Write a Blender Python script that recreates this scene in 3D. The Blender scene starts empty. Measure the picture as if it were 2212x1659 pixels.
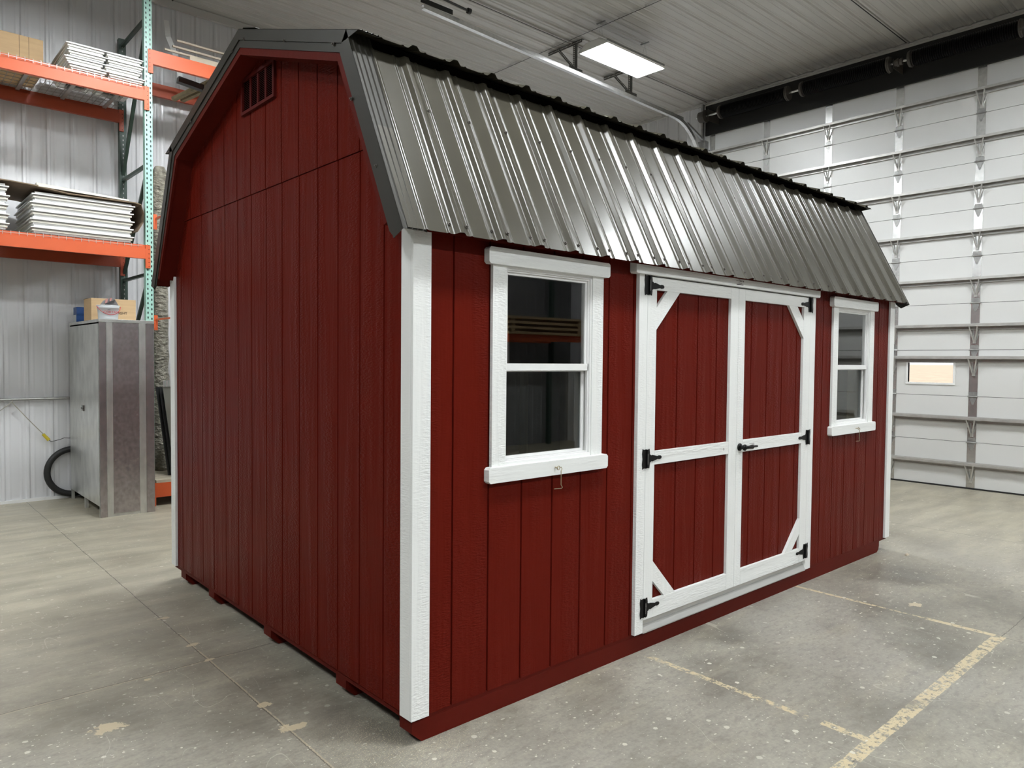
import bpy, math, random
from mathutils import Vector, Matrix
random.seed(7)
S = bpy.context.scene
COL = S.collection
PI = math.pi

# ------------------------------------------------------------------ camera
F_PX, CX, CY, CZ = 1574.6743, -1.7048, -2.4975, 1.6169
YAW, PITCH, ROLL = 0.8381, -0.0332, 0.0092
fwd = Vector((math.cos(YAW)*math.cos(PITCH), math.sin(YAW)*math.cos(PITCH), math.sin(PITCH)))
rt = Vector((math.sin(YAW), -math.cos(YAW), 0)); up = rt.cross(fwd)
r2 = rt*math.cos(ROLL)+up*math.sin(ROLL); u2 = -rt*math.sin(ROLL)+up*math.cos(ROLL)
cd = bpy.data.cameras.new('camera'); cam = bpy.data.objects.new('camera', cd); COL.objects.link(cam)
cd.sensor_fit = 'HORIZONTAL'; cd.sensor_width = 36.0; cd.lens = F_PX/2212*36.0
cd.clip_start = 0.05; cd.clip_end = 3000
m = Matrix((r2, u2, -fwd)).transposed().to_4x4(); m.translation = Vector((CX, CY, CZ))
cam.matrix_world = m
S.camera = cam

# ------------------------------------------------------------------ world, exposure
w = bpy.data.worlds.new('world'); S.world = w; w.use_nodes = True
bg = w.node_tree.nodes['Background']; bg.inputs[0].default_value = (0.90, 0.95, 1.0, 1); bg.inputs[1].default_value = 1.3
S.view_settings.view_transform = 'Standard'; S.view_settings.look = 'None'
S.view_settings.gamma = 1.0; S.view_settings.use_curve_mapping = False
S.view_settings.exposure = 0.83
TUBE_STRENGTH = 150.0

# ------------------------------------------------------------------ materials
def nt(mat): return mat.node_tree.nodes, mat.node_tree.links
def mat(name, col, rough=0.5, metal=0.0, spec=0.5, bump=None, var=None, coat=0.0):
    """bump=(scale vector, strength, distance); var=(scale vector, amount)"""
    M = bpy.data.materials.new(name); M.use_nodes = True
    n, l = nt(M); b = n['Principled BSDF']
    b.inputs['Base Color'].default_value = (*col, 1); b.inputs['Roughness'].default_value = rough
    b.inputs['Metallic'].default_value = metal; b.inputs['Specular IOR Level'].default_value = spec
    if coat: b.inputs['Coat Weight'].default_value = coat; b.inputs['Coat Roughness'].default_value = 0.15
    if bump or var:
        g = n.new('ShaderNodeNewGeometry')
    if bump:
        v = n.new('ShaderNodeVectorMath'); v.operation = 'MULTIPLY'; v.inputs[1].default_value = bump[0]
        l.new(g.outputs['Position'], v.inputs[0])
        t = n.new('ShaderNodeTexNoise'); t.inputs['Scale'].default_value = 1; t.inputs['Detail'].default_value = 3
        l.new(v.outputs[0], t.inputs['Vector'])
        bp = n.new('ShaderNodeBump'); bp.inputs['Strength'].default_value = bump[1]; bp.inputs['Distance'].default_value = bump[2]
        l.new(t.outputs['Fac'], bp.inputs['Height']); l.new(bp.outputs[0], b.inputs['Normal'])
    if var:
        v = n.new('ShaderNodeVectorMath'); v.operation = 'MULTIPLY'; v.inputs[1].default_value = var[0]
        l.new(g.outputs['Position'], v.inputs[0])
        t = n.new('ShaderNodeTexNoise'); t.inputs['Scale'].default_value = 1; t.inputs['Detail'].default_value = 5
        l.new(v.outputs[0], t.inputs['Vector'])
        r = n.new('ShaderNodeMapRange'); r.inputs['From Min'].default_value = .3; r.inputs['From Max'].default_value = .7
        r.inputs['To Min'].default_value = 1-var[1]; r.inputs['To Max'].default_value = 1+var[1]
        l.new(t.outputs['Fac'], r.inputs['Value'])
        x = n.new('ShaderNodeVectorMath'); x.operation = 'SCALE'; x.inputs[0].default_value = col
        l.new(r.outputs[0], x.inputs['Scale']); l.new(x.outputs[0], b.inputs['Base Color'])
    return M

def emit(name, col, s):
    M = bpy.data.materials.new(name); M.use_nodes = True
    n, l = nt(M); b = n['Principled BSDF']; b.inputs['Base Color'].default_value = (0.8, 0.8, 0.8, 1)
    b.inputs['Emission Color'].default_value = (*col, 1); b.inputs['Emission Strength'].default_value = s
    return M

def glass(name, tint=(0.9, 0.93, 0.92), k=1.0):
    M = bpy.data.materials.new(name); M.use_nodes = True
    n, l = nt(M); n.remove(n['Principled BSDF']); out = n['Material Output']
    tr = n.new('ShaderNodeBsdfTransparent'); tr.inputs[0].default_value = (*tint, 1)
    gl = n.new('ShaderNodeBsdfGlossy'); gl.inputs['Roughness'].default_value = 0.01; gl.inputs[0].default_value = (1, 1, 1, 1)
    fr = n.new('ShaderNodeFresnel'); fr.inputs[0].default_value = 1.5
    mu = n.new('ShaderNodeMath'); mu.operation = 'MULTIPLY'; mu.inputs[1].default_value = k; l.new(fr.outputs[0], mu.inputs[0])
    mx = n.new('ShaderNodeMixShader'); l.new(mu.outputs[0], mx.inputs[0]); l.new(tr.outputs[0], mx.inputs[1]); l.new(gl.outputs[0], mx.inputs[2])
    l.new(mx.outputs[0], out.inputs['Surface']); return M

# textured wood siding paint: fine ripples across the grain, stronger in vertical bands
def siding_mat(name, col, axis, rough, amount, dist, spec=0.35):
    M = mat(name, col, rough, 0, spec); n, l = nt(M); b = n['Principled BSDF']
    g = n.new('ShaderNodeNewGeometry')
    def noise(scale, detail=3):
        v = n.new('ShaderNodeVectorMath'); v.operation = 'MULTIPLY'; v.inputs[1].default_value = scale; l.new(g.outputs['Position'], v.inputs[0])
        t = n.new('ShaderNodeTexNoise'); t.inputs['Scale'].default_value = 1; t.inputs['Detail'].default_value = detail; l.new(v.outputs[0], t.inputs['Vector']); return t
    a = noise((40, 40, 140) if axis == 'z' else ((14, 40, 90))); c = noise((9, 9, .9) if axis == 'z' else (1, 9, 9), 2); d = noise((90, 90, 5) if axis == 'z' else (5, 90, 90), 2)
    mr = n.new('ShaderNodeMapRange'); mr.inputs['From Min'].default_value = .42; mr.inputs['From Max'].default_value = .62; mr.inputs['To Min'].default_value = .12; mr.inputs['To Max'].default_value = 1; l.new(c.outputs['Fac'], mr.inputs['Value'])
    m1 = n.new('ShaderNodeMath'); m1.operation = 'MULTIPLY'; l.new(a.outputs['Fac'], m1.inputs[0]); l.new(mr.outputs[0], m1.inputs[1])
    m2 = n.new('ShaderNodeMath'); m2.operation = 'MULTIPLY_ADD'; l.new(d.outputs['Fac'], m2.inputs[0]); m2.inputs[1].default_value = .12; l.new(m1.outputs[0], m2.inputs[2])
    bp = n.new('ShaderNodeBump'); bp.inputs['Strength'].default_value = amount; bp.inputs['Distance'].default_value = dist
    l.new(m2.outputs[0], bp.inputs['Height']); l.new(bp.outputs[0], b.inputs['Normal'])
    return M

RED = siding_mat('red_paint', (0.096, 0.0080, 0.0042), 'z', 0.29, 0.6, 0.008, 0.035)
REDDARK = mat('red_paint_smooth', (0.085, 0.0080, 0.0046), 0.45, spec=0.06, bump=((12, 40, 60), .3, .003))
WHITE = siding_mat('white_trim_paint', (0.80, 0.81, 0.79), 'z', 0.36, 0.7, 0.006)
WHITEH = siding_mat('white_trim_paint_horizontal', (0.80, 0.81, 0.79), 'x', 0.36, 0.7, 0.006)
VINYL = mat('white_vinyl', (0.80, 0.80, 0.79), 0.35)
VINYLBEIGE = mat('white_vinyl_ivory', (0.74, 0.71, 0.62), 0.4)
ALU = mat('aluminium', (0.62, 0.62, 0.60), 0.35, 0.8, bump=((60, 60, 60), .1, .001))
ROOF = mat('grey_painted_steel', (0.050, 0.045, 0.032), 0.31, 0.0, spec=0.46, coat=.09, bump=((5, 3, 3), .03, .01))
ROOFTRIM = mat('grey_trim_steel', (0.028, 0.026, 0.020), 0.38, 0.0, spec=0.35)
BLACK = mat('black_powder_coat', (0.005, 0.005, 0.005), 0.4, spec=.2)
BLACKMATTE = mat('black_vinyl', (0.0075, 0.0070, 0.0062), 0.75)
SPRING = mat('black_spring_steel', (0.004, 0.004, 0.004), 0.35, 0.5)
GREYCAST = mat('cast_grey', (0.10, 0.09, 0.08), 0.5, .5)
WALLM = mat('white_wall_steel', (0.66, 0.66, 0.675), 0.28, 0.0, spec=0.6, bump=((1.2, 1.2, 5), .04, .02))
HIDW = mat('dimmed_hidden_wall', (0.20, 0.20, 0.20), 0.5)  # unseen walls, darkened to cut bounce light and reflections on the shed
CEILM = mat('white_ceiling_steel', (0.52, 0.505, 0.48), 0.24, 0.0, spec=0.9)
DOORM = mat('white_door_panel', (0.66, 0.66, 0.645), 0.42, bump=((45, 45, 70), .12, .003))
GALV = mat('galvanised_steel', (0.66, 0.66, 0.65), 0.27, 0.85, var=((25, 25, 25), .12))
GALVDULL = mat('dull_galvanised_steel', (0.36, 0.36, 0.35), 0.45, 0.7, var=((18, 18, 18), .15))
CABM = mat('cabinet_galvanised_sheet', (0.66, 0.665, 0.64), 0.30, 0.75, var=((9, 9, 5), .16), bump=((30, 30, 8), .1, .002))
CABDARK = mat('cabinet_painted_reflection', (0.44, 0.405, 0.41), 0.27, 0.8, var=((34, 34, 26), .20), bump=((30, 30, 8), .1, .002))  # purple-brown reflections in the galvanised sheet put into its colour
STRUT = mat('strut_galvanised', (0.52, 0.51, 0.485), 0.40, 0.5, var=((12, 12, 12), .1))
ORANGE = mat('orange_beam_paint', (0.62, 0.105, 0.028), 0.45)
ORANGEDK = mat('shaded_orange', (0.34, 0.050, 0.014), 0.45)  # beam orange darkened: shade at the rear beams put into the colour
TEALDK = mat('dark_green', (0.035, 0.062, 0.048), 0.45)  # darker green on rear uprights, braces and the lumber rack
REFL = mat('reflector_grey', (0.25, 0.25, 0.24), 0.4)
HANG = mat('dull_angle_iron', (0.13, 0.13, 0.12), 0.5, 0.5)
WIRE = mat('zinc_wire', (0.45, 0.44, 0.42), 0.4, 0.6)
CARD = mat('cardboard', (0.52, 0.36, 0.20), 0.85, var=((3, 3, 40), .06))
CARDDK = mat('brown_cardboard', (0.19, 0.135, 0.085), 0.85, var=((6, 6, 6), .08))
WOOD = mat('pine_lumber', (0.56, 0.40, 0.22), 0.6, var=((14, 3, 3), .16))
WOODTAN = mat('tan_board', (0.50, 0.43, 0.33), 0.6, var=((10, 10, 10), .08))
OLDWOOD = mat('weathered_board', (0.24, 0.19, 0.11), 0.7, var=((14, 14, 14), .25))
WRAP = mat('plastic_wrapped_foil', (0.27, 0.25, 0.20), 0.35, 0.1, bump=((18, 18, 34), 1.0, .05), var=((20, 20, 30), .35))
SHEETG = mat('grey_sheet_metal', (0.24, 0.24, 0.21), 0.35, 0.4)
DARKM = mat('dark_channel_metal', (0.045, 0.045, 0.045), 0.3, .4)
RUBBER = mat('black_rubber', (0.012, 0.012, 0.012), 0.55)
BLUE = mat('blue_plastic', (0.012, 0.075, 0.27), 0.4)
PAIL = mat('white_pail_plastic', (0.62, 0.65, 0.67), 0.4)
PAILRED = mat('red_print', (0.45, 0.03, 0.04), 0.5)
RAGG = mat('grey_foam_pad', (0.20, 0.19, 0.19), 0.8)
RAGP = mat('pink_print', (0.50, 0.24, 0.22), 0.8)
INK = mat('black_ink', (0.03, 0.025, 0.02), 0.7)
YEL = mat('yellow_plastic', (0.60, 0.47, 0.03), 0.45)
CORD = mat('beige_cord', (0.36, 0.34, 0.28), 0.5)
BRASS = mat('brass_zinc', (0.42, 0.36, 0.24), 0.35, 0.8)
SLAT = mat('vent_plastic_red', (0.075, 0.0075, 0.006), 0.5, spec=0.1)
VOID = mat('dark_opening', (0.004, 0.003, 0.003), 0.9, spec=0.0)
FIXW = mat('fixture_white', (0.75, 0.75, 0.72), 0.4)
TUBE = emit('lit_tube', (0.955, 1.0, 1.02), TUBE_STRENGTH)
GLASS = glass('window_glass', (0.95, 0.96, 0.95), 1.25)
SCREEN = glass('window_glass_behind_screen', (0.60, 0.61, 0.60), 0.5)
CLEARG = glass('clear_glass', (0.97, 0.97, 0.97), 1.0)
FIELD = mat('dry_grass_field', (0.56, 0.40, 0.27), 0.9, var=((.25, 2.2, 1), .22))

# rack upright paint with its two columns of keyhole slots
def teal_mat(xc):
    M = mat('pale_green_upright_paint', (0.36, 0.60, 0.52), 0.40, var=((30, 30, 60), .10)); n, l = nt(M); b = n['Principled BSDF']
    g = n.new('ShaderNodeNewGeometry'); s = n.new('ShaderNodeSeparateXYZ'); l.new(g.outputs['Position'], s.inputs[0])
    def mth(op, a, bb=None, c=None):
        q = n.new('ShaderNodeMath'); q.operation = op
        for i, vv in enumerate((a, bb, c)):
            if vv is None: continue
            if isinstance(vv, (int, float)): q.inputs[i].default_value = vv
            else: l.new(vv, q.inputs[i])
        return q.outputs[0]
    masks = []
    for dx, ph in ((-.019, .0), (.019, .012)):
        ax = mth('ABSOLUTE', mth('SUBTRACT', s.outputs['X'], xc+dx))
        z = mth('PINGPONG', mth('ADD', s.outputs['Z'], ph), .0254)
        z2 = mth('SUBTRACT', z, .0)
        # width narrows to a keyhole at the bottom
        e = mth('ADD', mth('POWER', mth('DIVIDE', ax, .0068), 2), mth('POWER', mth('DIVIDE', z2, .0135), 2))
        masks.append(mth('LESS_THAN', e, 1.0))
    mm = mth('MAXIMUM', masks[0], masks[1])
    nrm = n.new('ShaderNodeSeparateXYZ'); l.new(g.outputs['Normal'], nrm.inputs[0])
    mm = mth('MULTIPLY', mm, mth('LESS_THAN', nrm.outputs['Y'], -.9))
    mx = n.new('ShaderNodeMix'); mx.data_type = 'RGBA'; l.new(mm, mx.inputs['Factor'])
    src = b.inputs['Base Color'].links[0].from_socket
    l.new(src, mx.inputs['A']); mx.inputs['B'].default_value = (0.008, 0.02, 0.016, 1)
    l.new(mx.outputs['Result'], b.inputs['Base Color'])
    return M

# concrete slab: mottling, saw joints, tape residue, paint specks
def floor_mat():
    M = bpy.data.materials.new('concrete_slab'); M.use_nodes = True; n, l = nt(M); b = n['Principled BSDF']
    g = n.new('ShaderNodeNewGeometry'); s = n.new('ShaderNodeSeparateXYZ'); l.new(g.outputs['Position'], s.inputs[0])
    def mth(op, a, bb=None, c=None, clamp=False):
        q = n.new('ShaderNodeMath'); q.operation = op; q.use_clamp = clamp
        for i, vv in enumerate((a, bb, c)):
            if vv is None: continue
            if isinstance(vv, (int, float)): q.inputs[i].default_value = vv
            else: l.new(vv, q.inputs[i])
        return q.outputs[0]
    def noise(scale, detail=4, rough=.5):
        v = n.new('ShaderNodeVectorMath'); v.operation = 'MULTIPLY'; v.inputs[1].default_value = scale; l.new(g.outputs['Position'], v.inputs[0])
        t = n.new('ShaderNodeTexNoise'); t.inputs['Scale'].default_value = 1; t.inputs['Detail'].default_value = detail; t.inputs['Roughness'].default_value = rough
        l.new(v.outputs[0], t.inputs['Vector']); return t.outputs['Fac']
    def rng(v, a, bb, c=0.0, d=1.0):
        r = n.new('ShaderNodeMapRange'); r.inputs['From Min'].default_value = a; r.inputs['From Max'].default_value = bb
        r.inputs['To Min'].default_value = c; r.inputs['To Max'].default_value = d; l.new(v, r.inputs['Value']); return r.outputs[0]
    def mixc(f, a, bb):
        x = n.new('ShaderNodeMix'); x.data_type = 'RGBA'; l.new(f, x.inputs['Factor'])
        for k, vv in (('A', a), ('B', bb)):
            if isinstance(vv, tuple): x.inputs[k].default_value = (*vv, 1)
            else: l.new(vv, x.inputs[k])
        return x.outputs['Result']
    X, Y = s.outputs['X'], s.outputs['Y']
    fine = noise((60, 60, 1), 2); mid = noise((2.2, 2.2, 1), 6, .62); big = noise((.55, .55, 1), 3); swirl = noise((1.4, 6, 1), 5, .6)
    blot = noise((1.15, 1.15, 1), 8, .68); grain = noise((14, 30, 1), 6, .7)
    c = mixc(rng(mid, .32, .70), (0.190, 0.174, 0.142), (0.330, 0.306, 0.248))
    c = mixc(rng(big, .42, .64, 0, .7), c, (0.335, 0.317, 0.280))
    c = mixc(rng(blot, .36, .50, .85, 0), c, (0.135, 0.122, 0.100))
    c = mixc(rng(blot, .55, .68, 0, .5), c, (0.40, 0.375, 0.31))
    c = mixc(rng(swirl, .54, .70, 0, .35), c, (0.418, 0.381, 0.287))
    c = mixc(rng(grain, .36, .50, .38, 0), c, (0.130, 0.118, 0.098))
    c = mixc(rng(grain, .56, .70, 0, .30), c, (0.44, 0.41, 0.34))
    c = mixc(rng(fine, .35, .60, .22, 0), c, (0.104, 0.094, 0.084))
    # lighter, warmer zone towards the left and back walls
    far = mth('MAXIMUM', rng(mth('ADD', Y, mth('MULTIPLY', mid, 1.5)), 1.2, 4.5), rng(mth('ADD', X, mth('MULTIPLY', mid, 1.5)), 5.0, 7.6))
    c = mixc(mth('MULTIPLY', far, .75), c, mixc(rng(swirl, .38, .62), (0.360, 0.326, 0.246), (0.490, 0.449, 0.339)))
    wob = mth('ADD', mth('MULTIPLY', mth('SUBTRACT', noise((5, 5, 1), 2), .5), .012), mth('MULTIPLY', mth('SUBTRACT', noise((60, 60, 1), 3), .5), .010))
    def line_y(y0, hw, x0, x1):      # line at constant y from x0 to x1
        d = mth('ABSOLUTE', mth('ADD', mth('SUBTRACT', Y, y0), wob))
        a = mth('MULTIPLY', mth('LESS_THAN', d, hw), mth('MULTIPLY', mth('GREATER_THAN', X, x0), mth('LESS_THAN', X, x1)))
        return a
    def line_x(x0, hw, y0, y1):
        d = mth('ABSOLUTE', mth('ADD', mth('SUBTRACT', X, x0), wob))
        return mth('MULTIPLY', mth('LESS_THAN', d, hw), mth('MULTIPLY', mth('GREATER_THAN', Y, y0), mth('LESS_THAN', Y, y1)))
    def mx(*a):
        r = a[0]
        for q in a[1:]: r = mth('MAXIMUM', r, q)
        return r
    joint = mx(line_y(1.435, .0035, -9, 9), line_x(-.333, .0030, -8, 7), line_x(3.32, .003, -8, 7), line_x(6.10, .0035, -8, 7),
               line_y(-1.27, .0028, -9, 9))
    c = mixc(mth('MULTIPLY', joint, .72), c, (0.075, 0.066, 0.054))
    # joint filler smeared over some cuts
    fil = mth('MULTIPLY', mx(line_x(-.327, .0042, -.6, 1.9), line_y(1.428, .0035, -3, -.2)), rng(noise((9, 9, 1), 3), .34, .44))
    c = mixc(mth('MULTIPLY', fil, .8), c, (0.42, 0.35, 0.26))
    wearx = noise((26, 26, 1), 5, .75); gap = noise((2.3, 2.3, 1), 2)
    worn = mth('MULTIPLY', rng(wearx, .44, .50), rng(gap, .34, .40))
    wornx = mth('MULTIPLY', rng(wearx, .46, .52), rng(noise((1.5, 3.4, 2), 2), .40, .44))
    tape = mx(mth('MULTIPLY', line_y(-1.262, .030, 1.05, 2.15), worn), mth('MULTIPLY', line_y(-1.262, .034, 1.85, 3.33), worn),
              mth('MULTIPLY', line_x(1.497, .020, -.98, -.03), wornx), mth('MULTIPLY', line_x(1.500, .024, -1.27, -1.04), worn),
              mth('MULTIPLY', line_x(3.322, .016, -.55, .05), rng(wearx, .40, .47)), mth('MULTIPLY', line_x(3.322, .022, -1.24, -.86), rng(wearx, .40, .46)),
              mth('MULTIPLY', line_x(3.322, .010, -.9, -.5), wornx))
    c = mixc(mth('MULTIPLY', tape, .88), c, (0.60, 0.50, 0.315))
    # isolated smears of residue
    for (px, py, r) in ((-.328, 2.25, .055), (-.325, 1.70, .05), (-.318, .75, .06), (-.305, .47, .075), (-.911, .99, .10), (3.56, -.72, .085), (-.65, 1.39, .03), (-.33, 1.43, .04)):
        d = mth('SQRT', mth('ADD', mth('POWER', mth('SUBTRACT', X, px), 2), mth('POWER', mth('MULTIPLY', mth('SUBTRACT', Y, py), 1.5), 2)))
        f = mth('LESS_THAN', mth('ADD', d, mth('MULTIPLY', mth('SUBTRACT', noise((16, 16, 1), 4, .7), .5), r*2.6)), r*.62)
        c = mixc(mth('MULTIPLY', f, .8), c, (0.56, 0.47, 0.32))
    # sawdust scatter by the near corner
    d = mth('SQRT', mth('ADD', mth('POWER', mth('SUBTRACT', X, -.02), 2), mth('POWER', mth('SUBTRACT', Y, .05), 2)))
    sd = mth('MULTIPLY', rng(noise((170, 170, 1), 2, .5), .60, .64), rng(d, .16, .50, 1, 0))
    c = mixc(mth('MULTIPLY', sd, .75), c, (0.62, 0.53, 0.36))
    # paint specks, denser in front of the long side
    def specks(scale, rad, amt, dens, stretch=(1, 1, 1)):
        v = n.new('ShaderNodeVectorMath'); v.operation = 'MULTIPLY'; v.inputs[1].default_value = stretch; l.new(g.outputs['Position'], v.inputs[0])
        t = n.new('ShaderNodeTexVoronoi'); t.voronoi_dimensions = '2D'; t.inputs['Scale'].default_value = scale; l.new(v.outputs[0], t.inputs['Vector'])
        sx = n.new('ShaderNodeSeparateColor'); l.new(t.outputs['Color'], sx.inputs[0])
        rad2 = mth('MULTIPLY', sx.outputs[1], rad)
        dd = mth('ADD', t.outputs['Distance'], mth('MULTIPLY', mth('SUBTRACT', noise((120, 120, 1), 2), .5), rad*.7))
        return mth('MULTIPLY', mth('MULTIPLY', mth('LESS_THAN', dd, rad2), mth('LESS_THAN', sx.outputs[0], dens)), amt)
    zone = rng(noise((.9, .9, 1), 2), .35, .6, .25, 1)
    sp = mx(specks(9, .12, .9, .26), specks(26, .15, .9, .20), specks(5, .06, .9, .5, (1, 2.6, 1)), specks(70, .20, .8, .12))
    c = mixc(mth('MULTIPLY', sp, zone), c, (0.62, 0.60, 0.52))
    scr = mth('MULTIPLY', mth('LESS_THAN', mth('ABSOLUTE', mth('SUBTRACT', noise((3.2, 1.1, 1), 1), .5)), .0012), rng(noise((2.6, 2.6, 1), 2), .52, .56))
    c = mixc(mth('MULTIPLY', scr, .5), c, (0.52, 0.49, 0.42))
    l.new(c, b.inputs['Base Color'])
    l.new(rng(mth('ADD', mid, mth('MULTIPLY', fine, .3)), .4, .85, .30, .52), b.inputs['Roughness'])
    b.inputs['Specular IOR Level'].default_value = .5
    bp = n.new('ShaderNodeBump'); bp.inputs['Strength'].default_value = .25; bp.inputs['Distance'].default_value = .006
    l.new(mth('SUBTRACT', mth('MULTIPLY', swirl, .5), joint), bp.inputs['Height']); l.new(bp.outputs[0], b.inputs['Normal'])
    return M

# ------------------------------------------------------------------ mesh helpers
class MB:
    def __init__(s): s.v = []; s.f = []; s.m = []; s.mi = 0
    def add(s, vs, fs):
        o = len(s.v); s.v += [tuple(p) for p in vs]
        for f in fs: s.f.append(tuple(o+i for i in f)); s.m.append(s.mi)
    def box(s, x0, x1, y0, y1, z0, z1, ch=0.0):
        if x0 > x1: x0, x1 = x1, x0
        if y0 > y1: y0, y1 = y1, y0
        if z0 > z1: z0, z1 = z1, z0
        c = [(x0,y0,z0),(x1,y0,z0),(x1,y1,z0),(x0,y1,z0),(x0,y0,z1),(x1,y0,z1),(x1,y1,z1),(x0,y1,z1)]
        s.add(c, [(0,3,2,1),(4,5,6,7),(0,1,5,4),(1,2,6,5),(2,3,7,6),(3,0,4,7)])
    def hexa(s, p):   # 8 points, bottom loop then top loop
        s.add(p, [(0,3,2,1),(4,5,6,7),(0,1,5,4),(1,2,6,5),(2,3,7,6),(3,0,4,7)])
    def bar(s, a, b, w, h, upv=(0, 0, 1)):
        a, b = Vector(a), Vector(b); d = (b-a).normalized(); u = Vector(upv)
        if abs(d.dot(u)) > .98: u = Vector((1, 0, 0))
        r = d.cross(u).normalized(); u = r.cross(d).normalized()
        q = [a-r*w/2-u*h/2, a+r*w/2-u*h/2, a+r*w/2+u*h/2, a-r*w/2+u*h/2]
        q += [p+(b-a) for p in q]; s.add(q, [(0,1,2,3),(4,7,6,5),(0,4,5,1),(1,5,6,2),(2,6,7,3),(3,7,4,0)])
    def prism(s, poly, vec):   # planar polygon (3d points) pushed along vec
        n = len(poly); p = [Vector(q) for q in poly]; v = Vector(vec)
        s.add(p+[q+v for q in p], [tuple(range(n))[::-1], tuple(range(n, 2*n))]+[(i, (i+1) % n, n+(i+1) % n, n+i) for i in range(n)])
    def tube(s, pts, r, seg=10, caps=True):
        pts = [Vector(p) for p in pts]; rs = r if isinstance(r, (list, tuple)) else [r]*len(pts); o = len(s.v); ring = []
        prev = None
        for i, p in enumerate(pts):
            d = (pts[min(i+1, len(pts)-1)]-pts[max(i-1, 0)]).normalized()
            if prev is None:
                u = Vector((0, 0, 1)) if abs(d.z) < .9 else Vector((1, 0, 0)); a = d.cross(u).normalized()
            else: a = (prev-d*prev.dot(d)).normalized()
            prev = a; bb = d.cross(a)
            for k in range(seg):
                t = 2*PI*k/seg; s.v.append(tuple(p+(a*math.cos(t)+bb*math.sin(t))*rs[i]))
        for i in range(len(pts)-1):
            for k in range(seg):
                s.f.append((o+i*seg+k, o+i*seg+(k+1) % seg, o+(i+1)*seg+(k+1) % seg, o+(i+1)*seg+k)); s.m.append(s.mi)
        if caps:
            s.f.append(tuple(o+k for k in range(seg))[::-1]); s.m.append(s.mi)
            e = o+(len(pts)-1)*seg; s.f.append(tuple(e+k for k in range(seg))); s.m.append(s.mi)
    def lathe(s, prof, c, seg=24):
        o = len(s.v)
        for r, z in prof:
            for k in range(seg): t = 2*PI*k/seg; s.v.append((c[0]+r*math.cos(t), c[1]+r*math.sin(t), c[2]+z))
        for i in range(len(prof)-1):
            for k in range(seg):
                s.f.append((o+i*seg+k, o+i*seg+(k+1) % seg, o+(i+1)*seg+(k+1) % seg, o+(i+1)*seg+k)); s.m.append(s.mi)
    def build(s, name, mats, parent=None, smooth=False, bevel=0.0, loc=None):
        me = bpy.data.meshes.new(name); me.from_pydata(s.v, [], s.f)
        ms = mats if isinstance(mats, (list, tuple)) else [mats]
        for q in ms: me.materials.append(q)
        for p, k in zip(me.polygons, s.m): p.material_index = k; p.use_smooth = smooth
        me.update(); o = bpy.data.objects.new(name, me); COL.objects.link(o)
        import bmesh
        b = bmesh.new(); b.from_mesh(me); bmesh.ops.recalc_face_normals(b, faces=b.faces); b.to_mesh(me); b.free()
        if bevel:
            md = o.modifiers.new('bevel', 'BEVEL'); md.width = bevel; md.segments = 2; md.limit_method = 'ANGLE'; md.angle_limit = .6
        if loc: o.location = loc
        if parent: o.parent = parent
        return o

def thing(name, label, cat, loc=(0, 0, 0), rz=0.0, group=None):
    o = bpy.data.objects.new(name, None); COL.objects.link(o); o.empty_display_size = .1
    o.location = loc; o.rotation_euler = (0, 0, rz); return tag(o, label, cat, group)
def tag(o, label, cat, group=None):
    o['label'] = label; o['category'] = cat
    if group: o['group'] = group
    return o
def struct(o): o['kind'] = 'structure'; return o
def copy_tree(o, parent=None):
    c = o.copy(); COL.objects.link(c); c.parent = parent
    for k in list(o.children): copy_tree(k, c)
    return c
def text(name, body, size, m_, loc, rot, parent, extr=.0004, sx=1.0):
    cu = bpy.data.curves.new(name, 'FONT'); cu.body = body; cu.size = size; cu.extrude = extr; cu.align_x = 'CENTER'; cu.align_y = 'CENTER'
    t = bpy.data.objects.new(name+'_tmp', cu); COL.objects.link(t); bpy.context.view_layer.update()
    me = bpy.data.meshes.new_from_object(t); bpy.data.objects.remove(t)
    me.materials.clear(); me.materials.append(m_)
    o = bpy.data.objects.new(name, me); COL.objects.link(o); o.location = loc; o.rotation_euler = rot; o.scale = (sx, 1, 1); o.parent = parent
    return o

def rib_profile(s0, s1, first, pitch, major=(.060, .022, .019), minor=(.016, .008, .0035), nminor=2):
    """height profile along s"""
    pts = [(s0, 0)]; k = math.floor((s0-first)/pitch)-1
    def bump_(c, bw, tw, h):
        if h > .007:
            e = (bw-tw)/2; q = [(c-bw/2-.004, 0), (c-bw/2+e*.08, h*.10), (c-tw/2-e*.16, h*.88), (c-tw/2+e*.06, h*.985), (c-tw*.1, h), (c+tw*.1, h), (c+tw/2-e*.06, h*.985), (c+tw/2+e*.16, h*.88), (c+bw/2-e*.08, h*.10), (c+bw/2+.004, 0)]
        else: q = [(c+bw/2*t, h*(.5+.5*math.cos(PI*t))) for t in (-1, -.75, -.5, -.25, 0, .25, .5, .75, 1)]
        if q[0][0] > s0+1e-4 and q[-1][0] < s1-1e-4: pts.extend(q)
    while first+k*pitch < s1+pitch:
        c = first+k*pitch; bump_(c, *major)
        for j in range(nminor): bump_(c+pitch*(.26+.48*j/(max(nminor-1, 1))) if nminor > 1 else c+pitch/2, *minor)
        k += 1
    pts.append((s1, 0)); return pts
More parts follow.
